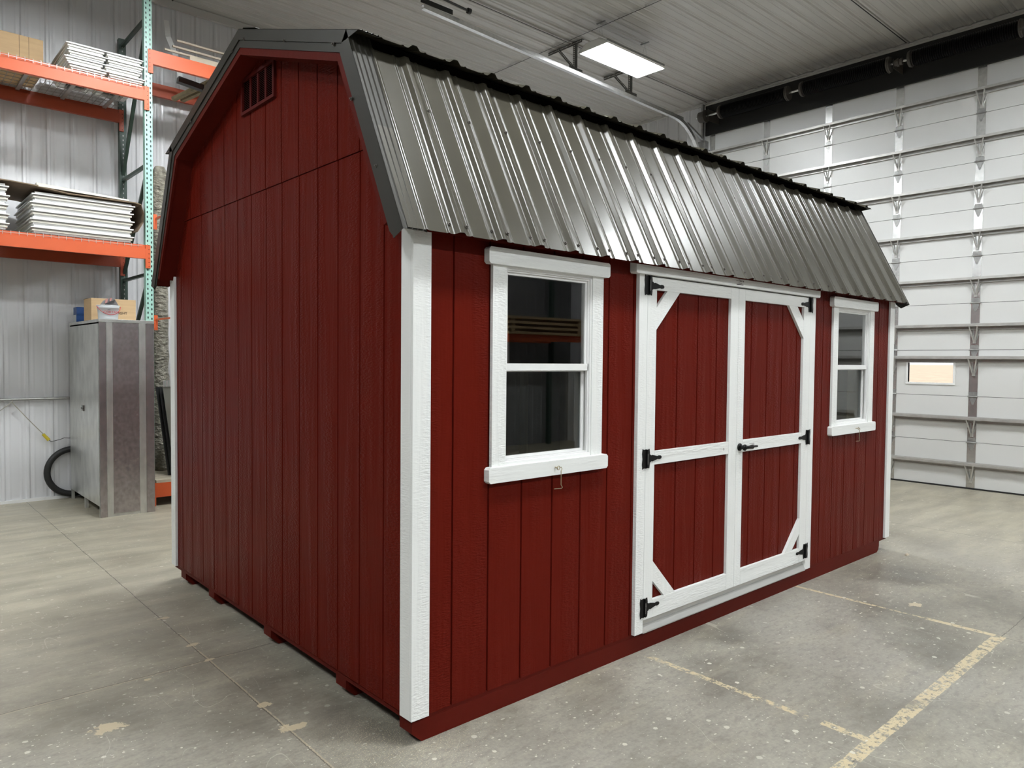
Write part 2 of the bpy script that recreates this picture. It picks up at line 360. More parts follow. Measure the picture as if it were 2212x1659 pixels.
def ribbed(mb, prof, base, sdir, ddir, ndir, depth, thick=.003):
    base, sdir, ddir, ndir = map(Vector, (base, sdir, ddir, ndir)); n = len(prof)
    vs = []
    for off in (0, -thick):
        for dd in (0, depth):
            for a, h in prof: vs.append(base+sdir*a+ndir*(h+off)+ddir*dd)
    fs = []
    for i in range(n-1):
        fs.append((i, i+1, n+i+1, n+i)); fs.append((2*n+i, 3*n+i, 3*n+i+1, 2*n+i+1))
        fs.append((i, 2*n+i, 2*n+i+1, i+1)); fs.append((n+i, n+i+1, 3*n+i+1, 3*n+i))
    fs.append((0, n, 3*n, 2*n)); fs.append((n-1, 3*n-1, 4*n-1, 2*n-1))
    mb.add(vs, fs)

# ================================================================== the building
H, XF, XB, YL, YR = 5.949, -9.0, 8.97, 7.034, -7.6
b = MB(); b.box(XF-.2, XB+.0, YR-.2, YL+.2, -.15, 0); struct(b.build('floor', floor_mat()))
b = MB(); ribbed(b, rib_profile(YR, YL+.02, -.04, .2286, (.055, .022, .020), (.036, .010, .0068), 2), (XF, 0, H), (0, 1, 0), (1, 0, 0), (0, 0, -1), XB-XF+.1, .02)
# lap seams between the ceiling sheets
for yy in (1.36, 4.46): b.box(XF, XB, yy, yy+.014, H-.024, H-.001)
for xx in (5.50, 1.2): b.box(xx, xx+.006, YR, YL, H-.0215, H-.0205)
ceil = struct(b.build('ceiling', CEILM))
b = MB()
for xx in (5.506, 1.206): b.box(xx, xx+.012, YR, YL, H-.0218, H-.0200)
for yy in (1.374, 4.474): b.box(XF, XB-.1, yy, yy+.016, H-.0235, H-.019)
struct(b.build('trim_3', BLACKMATTE))
b = MB(); ribbed(b, rib_profile(-3.0, XB, -.083, .2286, (.050, .022, .013), (.040, .012, .003), 2), (0, YL, 0), (1, 0, 0), (0, 0, 1), (0, -1, 0), H+.05, .02)
struct(b.build('wall_left', WALLM))
b = MB(); b.box(XF, -3.0, YL, YL+.02, 0, H+.05); struct(b.build('wall_left', HIDW))  # unseen stretch, made dark to weaken its reflection in the gable
b = MB(); b.box(XF, .08, YL-.020, YL+.02, 0.0, .032); b.box(.60, XB-.1, YL-.020, YL+.02, 0, .032); struct(b.build('baseboard_left', VINYL))
b = MB(); b.box(XF, XB-.06, YL-.06, YL-.014, H-.10, H-.013); struct(b.build('trim_1', CEILM))
b = MB(); ribbed(b, rib_profile(XF, XB, 0, .2286, (.050, .022, .013), (.040, .012, .003), 1), (0, YR, 0), (1, 0, 0), (0, 0, 1), (0, 1, 0), H+.05, .02)
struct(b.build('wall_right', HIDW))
b = MB(); ribbed(b, rib_profile(YR, YL, 0, .2286, (.050, .022, .013), (.040, .012, .003), 1), (XF, 0, 0), (0, 1, 0), (0, 0, 1), (1, 0, 0), H+.05, .02)
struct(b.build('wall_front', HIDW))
# back wall: ribbed steel either side of the sectional door
DY0, DY1, DZ1 = -3.0, 4.55, 5.40
b = MB(); ribbed(b, rib_profile(DY1, YL, 4.66, .2286, (.050, .022, .013), (.040, .012, .003), 2), (XB, 0, 0), (0, 1, 0), (0, 0, 1), (-1, 0, 0), H+.05, .02)
ribbed(b, rib_profile(YR, DY0, -4, .2286, (.050, .022, .013), (.040, .012, .003), 2), (XB, 0, 0), (0, 1, 0), (0, 0, 1), (-1, 0, 0), H+.05, .02)
b.box(XB+.0, XB+.05, DY0, DY1, DZ1, H)
struct(b.build('wall_back', WALLM))
b = MB(); b.box(XB-.03, XB, DY0, DY1+.0, 5.395, 5.885); b.box(XB-.06, XB-.03, DY0, DY1-.08, 5.385, 5.405); struct(b.build('trim_2', BLACKMATTE))
b = MB()
for k, (d0, zz) in enumerate(((.05, 5.885), (.075, 5.905))): b.box(XB-d0, XB+.0, DY0, DY1+.15, zz, zz+.012)
b.box(XB-.045, XB, YR, YL, 5.90, H-.005); struct(b.build('trim_4', CEILM))

# sectional door
door1 = bpy.data.objects.new('door_1', None); COL.objects.link(door1); struct(door1)
WX = (0.735, 1.285, 1.365, 1.628)   # window opening in the door: y0, y1, z0, z1
joints = [.606, 1.199, 1.798, 2.400, 2.999, 3.600, 4.196, 4.803, 5.40]
z0 = .012
for zj in joints:
    b = MB(); g = .0025
    if z0 < WX[2] < zj:
        b.box(XB, XB+.05, DY0, WX[0], z0+g, zj-g); b.box(XB, XB+.05, WX[1], DY1, z0+g, zj-g)
        b.box(XB, XB+.05, WX[0], WX[1], z0+g, WX[2]); b.box(XB, XB+.05, WX[0], WX[1], WX[3], zj-g)
    else: b.box(XB, XB+.05, DY0, DY1, z0+g, zj-g)
    b.build('door_section', DOORM, door1); z0 = zj
b = MB(); b.box(XB+.02, XB+.06, DY0, DY1, 0.0, 5.42)   # dark joint backing, open at the window
b = MB()
for za, zb in ((0.0, .02),): b.box(XB-.012, XB+.05, DY0, DY1, za, zb)
b.build('bottom_seal', RUBBER, door1)
b = MB()
for zj in joints[:-1]: b.box(XB+.012, XB+.048, DY0, DY1, zj-.004, zj+.004)
b.build('joint_seal', BLACKMATTE, door1)
SY = [.50+.98*k for k in range(-3, 5)]
for y in SY:
    b = MB(); b.box(XB-.004, XB, y-.050, y+.050, .02, 5.39)
    for zj in [0]+joints[:-1]:
        for dz in (.05, .53):
            for sgn in (-1, 1): b.box(XB-.007, XB-.004, y+sgn*.040-.004, y+sgn*.040+.004, zj+dz, zj+dz+.008)
    b.build('stile', GALV, door1)
struts = [.335, .925, 1.708, 2.125, 2.722, 3.322, 3.920, 4.500, 5.105]
for zs in struts:
    b = MB()
    b.box(XB-.080, XB-.004, DY0+.02, DY1-.02, zs-.003, zs)          # shelf
    b.box(XB-.083, XB-.078, DY0+.02, DY1-.02, zs-.028, zs+.004)     # front lip
    b.box(XB-.0085, XB-.004, DY0+.02, DY1-.02, zs-.068, zs+.012)    # rear flange
    b.box(XB-.030, XB-.0085, DY0+.02, DY1-.02, zs-.068, zs-.065)
    b.build('strut', STRUT, door1)
    if abs(zs-1.69) > .01 or True:
        for y in SY:
            c = MB()
            for sgn in (-1, 1):
                c.bar((XB-.074, y+sgn*.050, zs-.012), (XB-.014, y+sgn*.008, zs-.215), .012, .024, (1, 0, 0))
            c.box(XB-.018, XB-.008, y-.016, y+.016, zs-.245, zs-.200)
            c.build('strut_brace', STRUT, door1)
for zj in joints[:-1]:
    for y in SY:
        c = MB()
        c.prism([(XB-.008, y-.042, zj+.060), (XB-.008, y-.052, zj+.004), (XB-.008, y+.052, zj+.004), (XB-.008, y+.042, zj+.060)], (.004, 0, 0))
        c.prism([(XB-.008, y-.046, zj-.004), (XB-.008, y-.008, zj-.105), (XB-.008, y+.008, zj-.105), (XB-.008, y+.046, zj-.004)], (.004, 0, 0))
        c.tube([(XB-.012, y-.058, zj), (XB-.012, y+.058, zj)], .009, 8)
        for dz in (.02, .045, -.03, -.07): c.box(XB-.013, XB-.008, y-.005, y+.005, zj+dz-.004, zj+dz+.004)
        c.build('hinge', GALVDULL, door1)
win = bpy.data.objects.new('window_1', None); COL.objects.link(win); struct(win)
b = MB(); y0, y1, za, zb = WX; t = .028
for (a0, a1, c0, c1) in ((y0-t, y1+t, za-t, za), (y0-t, y1+t, zb, zb+.008), (y0-t, y0, za, zb), (y1, y1+t, za, zb)): b.box(XB-.014, XB+.05, a0, a1, c0, c1)
b.build('window_frame', VINYL, win, bevel=.006)
b = MB(); b.box(XB+.03, XB+.036, y0, y1, za, zb); b.build('window_pane', CLEARG, win)
# the edge track and jamb beside the door
b = MB(); b.box(XB-.10, XB, DY1-.05, DY1+.09, 5.15, 5.30); b.box(XB-.02, XB, DY1-.10, DY1+.02, 0, 5.15); b.build('end_stile', GALVDULL, door1)

# field outside
b = MB(); b.box(9.2, 1200, -700, 700, -.4, -.25); g_ = struct(b.build('ground', FIELD))

# ================================================================== overhead door hardware
tr = thing('door_track', 'long galvanised overhead door track curving down beside the black door header', 'door track')
def trackpt():
    P = []
    for k in range(15): x = 3.0+(7.95-3.0)*k/14; P.append((x, 4.262+.235*k/14, 5.50))
    for k in range(1, 11):
        a = (PI/2)*k/10; P.append((7.95+.86*math.sin(a), 4.497+.02*k/10, 5.50-.86*(1-math.cos(a))))
    P.append((8.81, 4.52, 3.0)); P.append((8.81, 4.52, .05)); return P
P = trackpt(); b = MB(); prof = [(-.028, -.026), (-.028, .026), (.028, .026), (.028, .018), (-.022, .018), (-.022, -.018), (.028, -.018), (.028, -.026)]
ring = []
for i, p in enumerate(P):
    p = Vector(p); d = (Vector(P[min(i+1, len(P)-1)])-Vector(P[max(i-1, 0)])).normalized(); side = Vector((0, 1, 0)); nrm = d.cross(side).normalized()
    ring.append([p+side*a+nrm*c for a, c in prof])
n_ = len(prof); vs = [q for r in ring for q in r]; fs = []
for i in range(len(ring)-1):
    for k in range(n_): fs.append((i*n_+k, i*n_+(k+1) % n_, (i+1)*n_+(k+1) % n_, (i+1)*n_+k))
fs += [tuple(range(n_)), tuple(range((len(ring)-1)*n_, len(ring)*n_))]
b.add(vs, fs); b.build('track_rail', GALV, tr)
b = MB(); b.box(3.0, 8.2, 4.33, 4.334, 5.49, 5.545)
b = MB()
b.hexa([(3.2,4.305,5.51),(8.3,4.535,5.51),(8.3,4.540,5.51),(3.2,4.310,5.51),(3.2,4.305,5.56),(8.3,4.535,5.56),(8.3,4.540,5.56),(3.2,4.310,5.56)])
b.build('reinforcing_angle', GALVDULL, tr)
def perf(b, a, c, wdt, upv):
    b.bar(a, c, .003, wdt, upv)
def hanger(x, y):
    g = MB(); zc = H-.016
    g.bar((x, y-.14, zc-.025), (x, y+.50, zc-.025), .004, .045); g.bar((x+.02, y-.14, zc-.003), (x+.02, y+.50, zc-.003), .045, .004)
    g.bar((x, y, zc), (x, y, 5.52), .004, .042, (0, 1, 0)); g.bar((x+.02, y-.02, zc), (x+.02, y-.02, 5.56), .042, .004, (0, 1, 0))
    g.bar((x-.003, y+.30, zc-.02), (x-.003, y+.02, 5.60), .004, .036)
    g.box(x-.13, x+.13, y-.035, y-.029, 5.50, 5.575)
    o = g.build('hanger_bracket', HANG, tr)
    g = MB()
    for k in range(24): g.box(x-.0035, x-.0025, y-.12+k*.026, y-.108+k*.026, zc-.030, zc-.018)
    for k in range(13): g.box(x-.0035, x-.0025, y-.008, y+.008, zc-.06-k*.026, zc-.048-k*.026)
    for k in range(12):
        t = k/12; g.box(x-.0065, x-.0055, y+.30-.28*t-.012, y+.30-.28*t, zc-.02-.30*t-.012, zc-.02-.30*t)
    g.build('bracket_slots', FIXW, o)
hanger(5.60, 4.42); hanger(6.84, 4.47)
b = MB(); b.box(2.96, 3.40, 4.240, 4.246, 5.53, 5.585)
for k in range(14): pass
b.build('splice_angle', DARKM, tr)
b = MB(); b.box(2.86, 3.02, 4.17, 4.24, 5.56, H-.01); b.build('track_stop_post', DARKM, tr)
b = MB(); b.tube([(1.2, 4.13, 5.68), (3.55, 4.16, 5.60)], .014, 8); b.tube([(3.55, 4.16, 5.60), (3.59, 4.16, 5.60)], .032, 12)
tag(b.build('push_rod', DARKM), 'thin dark bumper rod with a round end cap under the ceiling, beside the door track', 'rod')
b = MB(); b.bar((8.80, 4.50, 5.30), (8.35, 4.50, 5.47), .03, .03); b.bar((8.87, 4.55, 5.05), (8.87, 4.55, 5.90), .06, .03, (0, 1, 0)); b.build('track_brace', GALVDULL, tr)

sh = thing('spring_shaft', 'steel shaft carrying the black door springs under the ceiling', 'door shaft')
b = MB(); b.tube([(8.62, 4.50, 5.60), (8.62, -2.9, 5.60)], .0155, 10); b.build('shaft', GALV, sh)
b = MB(); b.tube([(8.62, 4.44, 5.60), (8.62, 4.33, 5.60)], [.085, .085], 20); b.tube([(8.62, 4.345, 5.60), (8.62, 4.325, 5.60)], .10, 20); b.build('cable_drum', GREYCAST, sh)
b = MB(); b.box(8.60, 8.935, 4.28, 4.285, 5.52, 5.70); b.build('bearing_bracket', GREYCAST, sh)
b = MB(); b.box(8.60, 8.935, 1.44, 1.446, 5.54, 5.66); b.build('bearing_bracket', GREYCAST, sh)
b = MB(); b.tube([(8.62, 1.43, 5.60), (8.62, 1.33, 5.60)], [.04, .045], 16); b.tube([(8.62, 1.40, 5.60), (8.62, 1.37, 5.60)], .056, 8); b.build('coupler', GREYCAST, sh)
SPL = [('black torsion spring nearest the left end of the door header', 4.02, 2.96), ('middle black torsion spring, between the end spring and the coupler', 2.67, 1.53), ('black torsion spring at the right, beyond the coupler', 1.20, .04), ('black torsion spring outside the frame, past the right one', -.3, -1.4)]
for lab, ya, yb in SPL[:3]:
    o = thing('torsion_spring', lab, 'spring', (8.62, ya, 5.60), group='torsion springs above the door')
    b = MB(); n = 46; L = yb-ya
    prof = []
    for k in range(n):
        prof += [(0, L*(k+.05)/n, .088), (0, L*(k+.5)/n, .104), (0, L*(k+.95)/n, .088)]
    b.tube([(0, p[1], 0) for p in prof], [p[2] for p in prof], 18); b.build('coil', SPRING, o)
    for e, sg in ((0, 1), (L, -1)):
        b = MB(); b.tube([(0, e+sg*.05, 0), (0, e+sg*.012, 0)], .100, 20); b.tube([(0, e+sg*.03, 0), (0, e+sg*.018, 0)], .108, 20); b.build('end_cone', GREYCAST, o)
        if sg == 1:
            b = MB(); b.tube([(0, e-sg*.0, 0), (0, e-sg*.03, 0)], [.10, .07], 18); b.build('winding_collar', GREYCAST, o)

# ================================================================== ceiling lights
def light_fixture(x, y, lab):
    o = thing('ceiling_light', lab, 'ceiling light', (x, y, 5.56), group='high bay tube lights')
    b = MB()
    b.prism([(-.60, -.235, .0), (-.60, -.245, .02), (-.60, -.12, .095), (-.60, .12, .095), (-.60, .245, .02), (-.60, .235, .0), (-.60, .228, .0), (-.60, .225, .025), (-.60, .11, .085), (-.60, -.11, .085), (-.60, -.225, .025), (-.60, -.228, 0)], (1.2, 0, 0))
    for s_ in (-1, 1):
        b.prism([(s_*.60, -.235, .0), (s_*.60, -.245, .02), (s_*.60, -.12, .095), (s_*.60, .12, .095), (s_*.60, .245, .02), (s_*.60, .235, .0)], (-s_*.012, 0, 0))
    b.build('housing', FIXW, o)
    for k in range(6):
        yy = -.19+k*.076
        b = MB(); b.tube([(-.565, yy, .024), (.565, yy, .024)], .0127, 8); b.build('tube', TUBE, o)
    b = MB()
    for k in range(7): yy = -.228+k*.076; b.bar((-.585, yy, .034), (.585, yy, .034), .008, .044)
    b.build('reflector', REFL, o)
    for s_ in (-1, 1):
        b = MB(); b.tube([(s_*.45, -.05, .09), (s_*.45, 0, .364), (s_*.45, .05, .09)], .0015, 5); b.build('hanging_wire', GALVDULL, o)
        b = MB(); b.box(s_*.45-.012, s_*.45+.012, -.07, .07, .362, .3665); b.build('ceiling_hook', HANG, o)
    return o
LX, LY = (5.75, .75, -4.25), (3.69, -1.43, -6.5)
base_l = light_fixture(5.87, 3.79, 'bright six-tube high bay light hanging near the door track, above the shed roof')
labs = {(5.80, -1.55): 'high bay light hanging in front of the shed doors near the sectional door', (5.75, -6.5): 'high bay light over the lumber rack near the sectional door',
        (.75, 3.79): 'high bay light hanging behind the shed, above the pallet rack upright', (.75, -1.55): 'high bay light hanging in front of the left shed window', (.75, -6.5): 'high bay light by the right wall opposite the near shed corner',
        (-4.25, 3.79): 'high bay light nearest the left wall in the open bay facing the gable', (-4.25, -1.55): 'high bay light in the middle of the open bay facing the gable', (-4.25, -6.5): 'high bay light by the right wall in the open bay facing the gable'}
for (lx, ly), lab in labs.items():
    c = copy_tree(base_l); c.location = (lx, ly, 5.56); c['label'] = lab

# ================================================================== the shed
L, W = 4.940, 3.048; T = .018; mid = W/2
shed = thing('barn_shed', 'dark red gambrel barn shed with white trim and grey ribbed metal roof', 'shed')
ZB = .108
# profile of the gable wall top under the roof (y -> z)
def gz(y):
    a = abs(y-mid)
    if a < 1.113: return 3.318-.327*a-.03
    return 2.954-1.985*(a-1.113)-.03
def grooves(a0, a1, first, pitch=.2032, gw=.008):
    out = []; k = math.floor((a0-first)/pitch)-1
    while first+k*pitch < a1:
        c = first+k*pitch
        if c-gw > a0 and c+gw < a1: out.append(c)
        k += 1
    return out
def strips(mb, a0, a1, zb, zt, first, place, depth=.0085, gw=.0055, breaks=()):
    """vertical groove-board strip surface with recessed grooves; zb, zt functions; place(a, d, z)->point"""
    gs = grooves(a0, a1, first); pts = [(a0, 0)]
    for c in gs: pts += [(c-gw, 0), (c-gw*.6, depth), (c+gw*.6, depth), (c+gw, 0)]
    for br in breaks:
        if a0 < br < a1 and all(abs(br-c) > gw*1.2 for c in gs): pts.append((br, 0))
    pts.append((a1, 0)); pts.sort()
    n = len(pts); vs = []
    for a, d in pts: vs.append(place(a, d, zb(a)))
    for a, d in pts: vs.append(place(a, d, zt(a)))
    for a, d in pts: vs.append(place(a, .012, zb(a)))
    for a, d in pts: vs.append(place(a, .012, zt(a)))
    fs = []
    for i in range(n-1):
        fs += [(i, i+1, n+i+1, n+i), (2*n+i, 3*n+i, 3*n+i+1, 2*n+i+1), (i, 2*n+i, 2*n+i+1, i+1), (n+i, n+i+1, 3*n+i+1, 3*n+i)]
    fs += [(0, n, 3*n, 2*n), (n-1, 3*n-1, 4*n-1, 2*n-1)]
    mb.add(vs, fs)
SEAM = 2.548
gablep = lambda a, d, z: (d, a, z)
b = MB(); br = (mid-1.113, mid, mid+1.113)
strips(b, 0, W, lambda a: ZB, lambda a: min(SEAM, gz(a)), .2309, gablep, breaks=(mid-1.113-(2.924-SEAM)/1.985, mid+1.113+(2.924-SEAM)/1.985, *br))
ya = mid-1.113-(2.924-SEAM)/1.985; yb = W-ya
strips(b, ya, yb, lambda a: SEAM+.004, lambda a: max(gz(a), SEAM+.006), .2309, lambda a, d, z: (d-.004, a, z), breaks=br)
b.build('gable_siding', RED, shed)
b = MB()
strips(b, 0, W, lambda a: ZB, lambda a: min(SEAM, gz(a)), .2309, lambda a, d, z: (L-d, a, z), breaks=(ya, yb, *br))
strips(b, ya, yb, lambda a: SEAM, lambda a: max(gz(a), SEAM+.006), .2309, lambda a, d, z: (L-d, a, z), breaks=br)
b.build('gable_siding', RED, shed)
# front siding with openings for the two windows and the doors
W1 = (.445, 1.115); W2 = (L-1.115-.0, L-.445); DX0, DX1 = 1.500, 3.410; WZ0, WZ1 = 1.110, 2.065
frontp = lambda a, d, z: (a, d, z)
b = MB(); c0 = lambda v: (lambda a: v)
for a0, a1, zb, zt in ((.0, W1[0], ZB, 2.235), (W1[0], W1[1], ZB, WZ0), (W1[0], W1[1], WZ1, 2.235), (W1[1], DX0, ZB, 2.235), (DX0, DX1, 2.09, 2.235), (DX1, W2[0], ZB, 2.235), (W2[0], W2[1], ZB, WZ0), (W2[0], W2[1], WZ1, 2.235), (W2[1], L, ZB, 2.235)):
    strips(b, a0, a1, c0(zb), c0(zt), .2013, frontp)
b.build('front_siding', RED, shed)
b = MB(); strips(b, 0, L, c0(ZB), c0(2.235), .2013, lambda a, d, z: (a, W-d, z)); b.build('rear_siding', RED, shed)
# framing studs visible through the glass, floor deck
for x in (.05, .4067, 1.105, 1.46, 3.45, 3.79, 4.488, 4.89):
    b = MB(); jk = x in (1.105, 4.488); x = x-.026 if jk else x; b.box(x-.019, x+.019, .062 if jk else .014, .151 if jk else .103, .13, 2.15); b.build('stud', WOOD, shed)
for x in (.4, 1.0, 1.6, 2.2, 2.8, 3.4, 4.0, 4.6):
    b = MB(); b.box(x-.019, x+.019, W-.103, W-.014, .13, 2.15); b.build('stud', WOOD, shed)
b = MB(); b.box(.014, L-.014, .014, W-.014, .112, .13); b.build('floor_deck', WOOD, shed)
b = MB(); b.box(.0, L, .004, W-.004, .090, .1105); b.build('floor_rim', REDDARK, shed)
# skids
for y0 in (.004, .560, 1.401, 2.275, 2.822):
    b = MB(); x0, x1 = .002, 4.802; y1 = y0+.095
    b.prism([(x0, y0, .0895), (x0, y0, .044), (.050, y0, 0), (x1-.045, y0, 0), (x1-.012, y0, .020), (x1, y0, .05), (x1, y0, .0895)], (0, y1-y0, 0)); b.build('skid', REDDARK, shed)
# corner trim
ct = .0725
for (sx, sy, x, y) in ((-1, -1, 0, 0), (1, -1, L, 0), (-1, 1, 0, W), (1, 1, L, W)):
    zt = 2.185
    b = MB()
    if sy < 0: b.box(x+sx*T, x-sx*(ct), y-.0005, y-T, .1097, zt)
    else: b.box(x+sx*T, x-sx*ct, y+.0005, y+T, .1097, zt)
    b.box(x+sx*.0005, x+sx*T, y, y-sy*(ct-.002), .1097, zt-.0)
    b.build('corner_trim', WHITE, shed, bevel=.0015)
# ---- roof
o_ = .1115
nl = Vector((0, -.893, .450)); dl = Vector((0, .450, .893))       # lower front slope: outward normal, uphill
def Lp(x, up_, out):   # point on the lower front roof deck
    return Vector((x, -.100, 2.130))+dl*up_+nl*out
# roof decking (plywood + drip) so that the underside is closed
def slab(mb, x0, x1, pts, th):
    for (ya_, za), (yb_, zb_) in zip(pts[:-1], pts[1:]):
        mb.prism([(x0, ya_, za), (x0, yb_, zb_), (x0, yb_, zb_-th), (x0, ya_, za-th)], (x1-x0, 0, 0))
prof_top = [(-.084, 2.140), (.411-.076*.893+.036, 2.954+.076*.45+.036), (mid, 3.318+.080), (W-.411+.076*.893-.036, 2.954+.076*.45+.036), (W+.084, 2.140)]
b = MB(); slab(b, -o_+.02, L+o_-.02, prof_top, .014); b.build('roof_deck', REDDARK, shed)
# lower panels
for side in (0, 1):
    b = MB(); pr = rib_profile(-.100, L+.095, .160, .2286, (.062, .020, .018), (.022, .009, .0045), 2)
    nn, dd, bs = nl, dl, Vector((0, -.100, 2.130))
    if side: nn = Vector((0, .893, .450)); dd = Vector((0, -.450, .893)); bs = Vector((0, W+.100, 2.130))
    ribbed(b, pr, bs, (1, 0, 0), dd, nn, .940, .0012)
    b.build('lower_roof_panel', ROOF, shed)
    # upper panel
    b = MB(); s_ = .327; Lh = math.hypot(1, s_); uu = Vector((0, 1/Lh, s_/Lh)); un = Vector((0, -s_/Lh, 1/Lh)); bs = Vector((0, .245, 2.990))
    if side: uu = Vector((0, -1/Lh, s_/Lh)); un = Vector((0, s_/Lh, 1/Lh)); bs = Vector((0, W-.245, 2.990))
    ribbed(b, pr, bs, (1, 0, 0), uu, un, 1.345, .0012)
    b.build('upper_roof_panel', ROOF, shed)
# near-black strips put in for the shade in the gap under the upper panels
b = MB(); b.box(-.08, L+.08, .352, .368, 2.93, 3.018); b.build('gap_shade_strip', VOID, shed)
b = MB(); b.box(-.08, L+.08, W-.368, W-.352, 2.93, 3.018); b.build('gap_shade_strip', VOID, shed)
b = MB()
zr = 2.990+.327*(mid-.245)+.022
b.prism([(-.095, mid-.16, zr-.052), (-.095, mid, zr), (-.095, mid+.16, zr-.052), (-.095, mid+.16, zr-.056), (-.095, mid, zr-.004), (-.095, mid-.16, zr-.056)], (L+.19, 0, 0)); b.build('ridge_cap', ROOF, shed)
# fascia boards (red) and rake trim (grey metal) on both gable ends
def offpoly(pts, d):
    """offset an open polyline (y,z) to its left by d, mitred"""
    out = []; n = len(pts)
    for i in range(n):
        ns = []
        for j in (i-1, i):
            if 0 <= j < n-1:
                dy, dz = pts[j+1][0]-pts[j][0], pts[j+1][1]-pts[j][1]; q = math.hypot(dy, dz); ns.append((-dz/q, dy/q))
        ax = sum(q[0] for q in ns)/len(ns); az = sum(q[1] for q in ns)/len(ns); k = ax*ax+az*az
        out.append((pts[i][0]+ax/k*d, pts[i][1]+az/k*d))
    return out
base = [(.018, 2.174), (.411, 2.954), (mid, 3.318), (W-.411, 2.954), (W-.018, 2.174)]
for end in (0, 1):
    fx = (-o_, -o_+.016) if end == 0 else (L+o_-.016, L+o_)
    inner = offpoly(base, -.040)
    for i in range(4):
        b = MB(); b.prism([(fx[0], *base[i]), (fx[0], *base[i+1]), (fx[0], *inner[i+1]), (fx[0], *inner[i])], (fx[1]-fx[0], 0, 0)); b.build('fascia_board', REDDARK, shed)
    # soffit under the rake
    s_in = offpoly(base, -.036); s_out = offpoly(base, -.022)
    xs = (-o_+.016, 0.0) if end == 0 else (L, L+o_-.016)
    b = MB()
    for i in range(4): b.prism([(xs[0], *s_out[i]), (xs[0], *s_out[i+1]), (xs[0], *s_in[i+1]), (xs[0], *s_in[i])], (xs[1]-xs[0], 0, 0))
    b.build('soffit', REDDARK, shed)
    # inner rake board lying against the siding
    q0 = offpoly(base, -.030); q1 = offpoly(base, -.085)
    # metal rake trim: face flange, step, top flange
    a0 = offpoly(base, -.004); a1 = offpoly(base, .026); a2 = offpoly(base, .058); a3 = offpoly(base, .062)
    bl = list(base); e = (.018-.046, 2.093), (W-.018+.046, 2.100)
    for i in range(4):
        fxo = -o_-.004 if end == 0 else L+o_+.004; sg = 1 if end == 0 else -1
        A = [offpoly(base, q) for q in (-.004, .034, .090)]
        P0, P1 = [A[0][i], A[1][i], A[2][i]], [A[0][i+1], A[1][i+1], A[2][i+1]]
        if i == 1: P0[2] = (.243, 2.993)
        if i == 2: P1[2] = (W-.243, 2.993)
        if i == 0:
            P0 = [(.008, 2.125), (-.030, 2.094), (-.098, 2.124)]
        if i == 3:
            P1 = [(W-.008, 2.125), (W+.030, 2.094), (W+.098, 2.124)]
        b = MB()
        b.prism([(fxo, *P0[0]), (fxo, *P1[0]), (fxo, *P1[1]), (fxo, *P0[1])], (sg*.003, 0, 0))
        x2 = fxo+sg*-.006
        b.prism([(x2, *P0[1]), (x2, *P1[1]), (x2, *P1[2]), (x2, *P0[2])], (sg*.003, 0, 0))
        b.add([(fxo, *P0[1]), (fxo, *P1[1]), (x2, *P1[1]), (x2, *P0[1])], [(0, 1, 2, 3)])
        # top flange over the panel, with two small stiffening ridges
        nx = [0, .014, .018, .022, .040, .044, .048, .066, .070, .074, .092, .096, .100, .118]; hh = [0, 0, .005, 0, 0, .005, 0, 0, .005, 0, 0, .005, 0, -.004]
        d0 = Vector((0, P1[2][0]-P0[2][0], P1[2][1]-P0[2][1])).normalized(); nn = Vector((0, -d0.z, d0.y))
        vs = []
        for q in (P0[2], P1[2]):
            for xx, h_ in zip(nx, hh): vs.append(Vector((x2+sg*xx, *q))+nn*h_)
            for xx, h_ in zip(nx, hh): vs.append(Vector((x2+sg*xx, *q))+nn*(h_-.002))
        k = len(nx); fs = []
        for j in range(k-1): fs += [(j, j+1, 2*k+j+1, 2*k+j), (k+j, 3*k+j, 3*k+j+1, k+j+1)]
        fs += [(0, 2*k, 3*k, k), (k-1, 2*k-1, 4*k-1, 3*k-1)]
        b.add(vs, fs)
        # raised edge line
        b.build('rake_trim', ROOFTRIM, shed)
# screws
def screws(points, nrm, name='roof_screw'):
    nrm = Vector(nrm).normalized()
    for p in points:
        b = MB(); p = Vector(p); b.tube([p, p+nrm*.004], .0085, 8); b.tube([p+nrm*.004, p+nrm*.010], [.0055, .004], 6); b.build(name, GREYCAST, shed)
pts = []
for k in range(22):
    xr = .160+.2286*k
    for dx in (.045, -.045):
        if 0 < xr+dx < L: pts.append(Vector((xr+dx, -.100, 2.130))+dl*.045)
screws(pts[::1], nl)
screws([Vector((.160+.2286*k+.045, -.100, 2.130))+dl*.66 for k in range(0, 21)], nl)
for q, z in (((-o_-.008, .10, 2.40), 0), ((-o_-.008, .30, 2.72), 0), ((-o_-.008, 1.45, 3.335), 0), ((-o_-.008, .95, 3.17), 0), ((-o_-.008, .46, 3.00), 0), ((-o_-.008, 1.62, 3.32), 0), ((-o_-.008, 2.3, 3.09), 0)):
    screws([q], (-1, 0, 0), 'trim_screw')
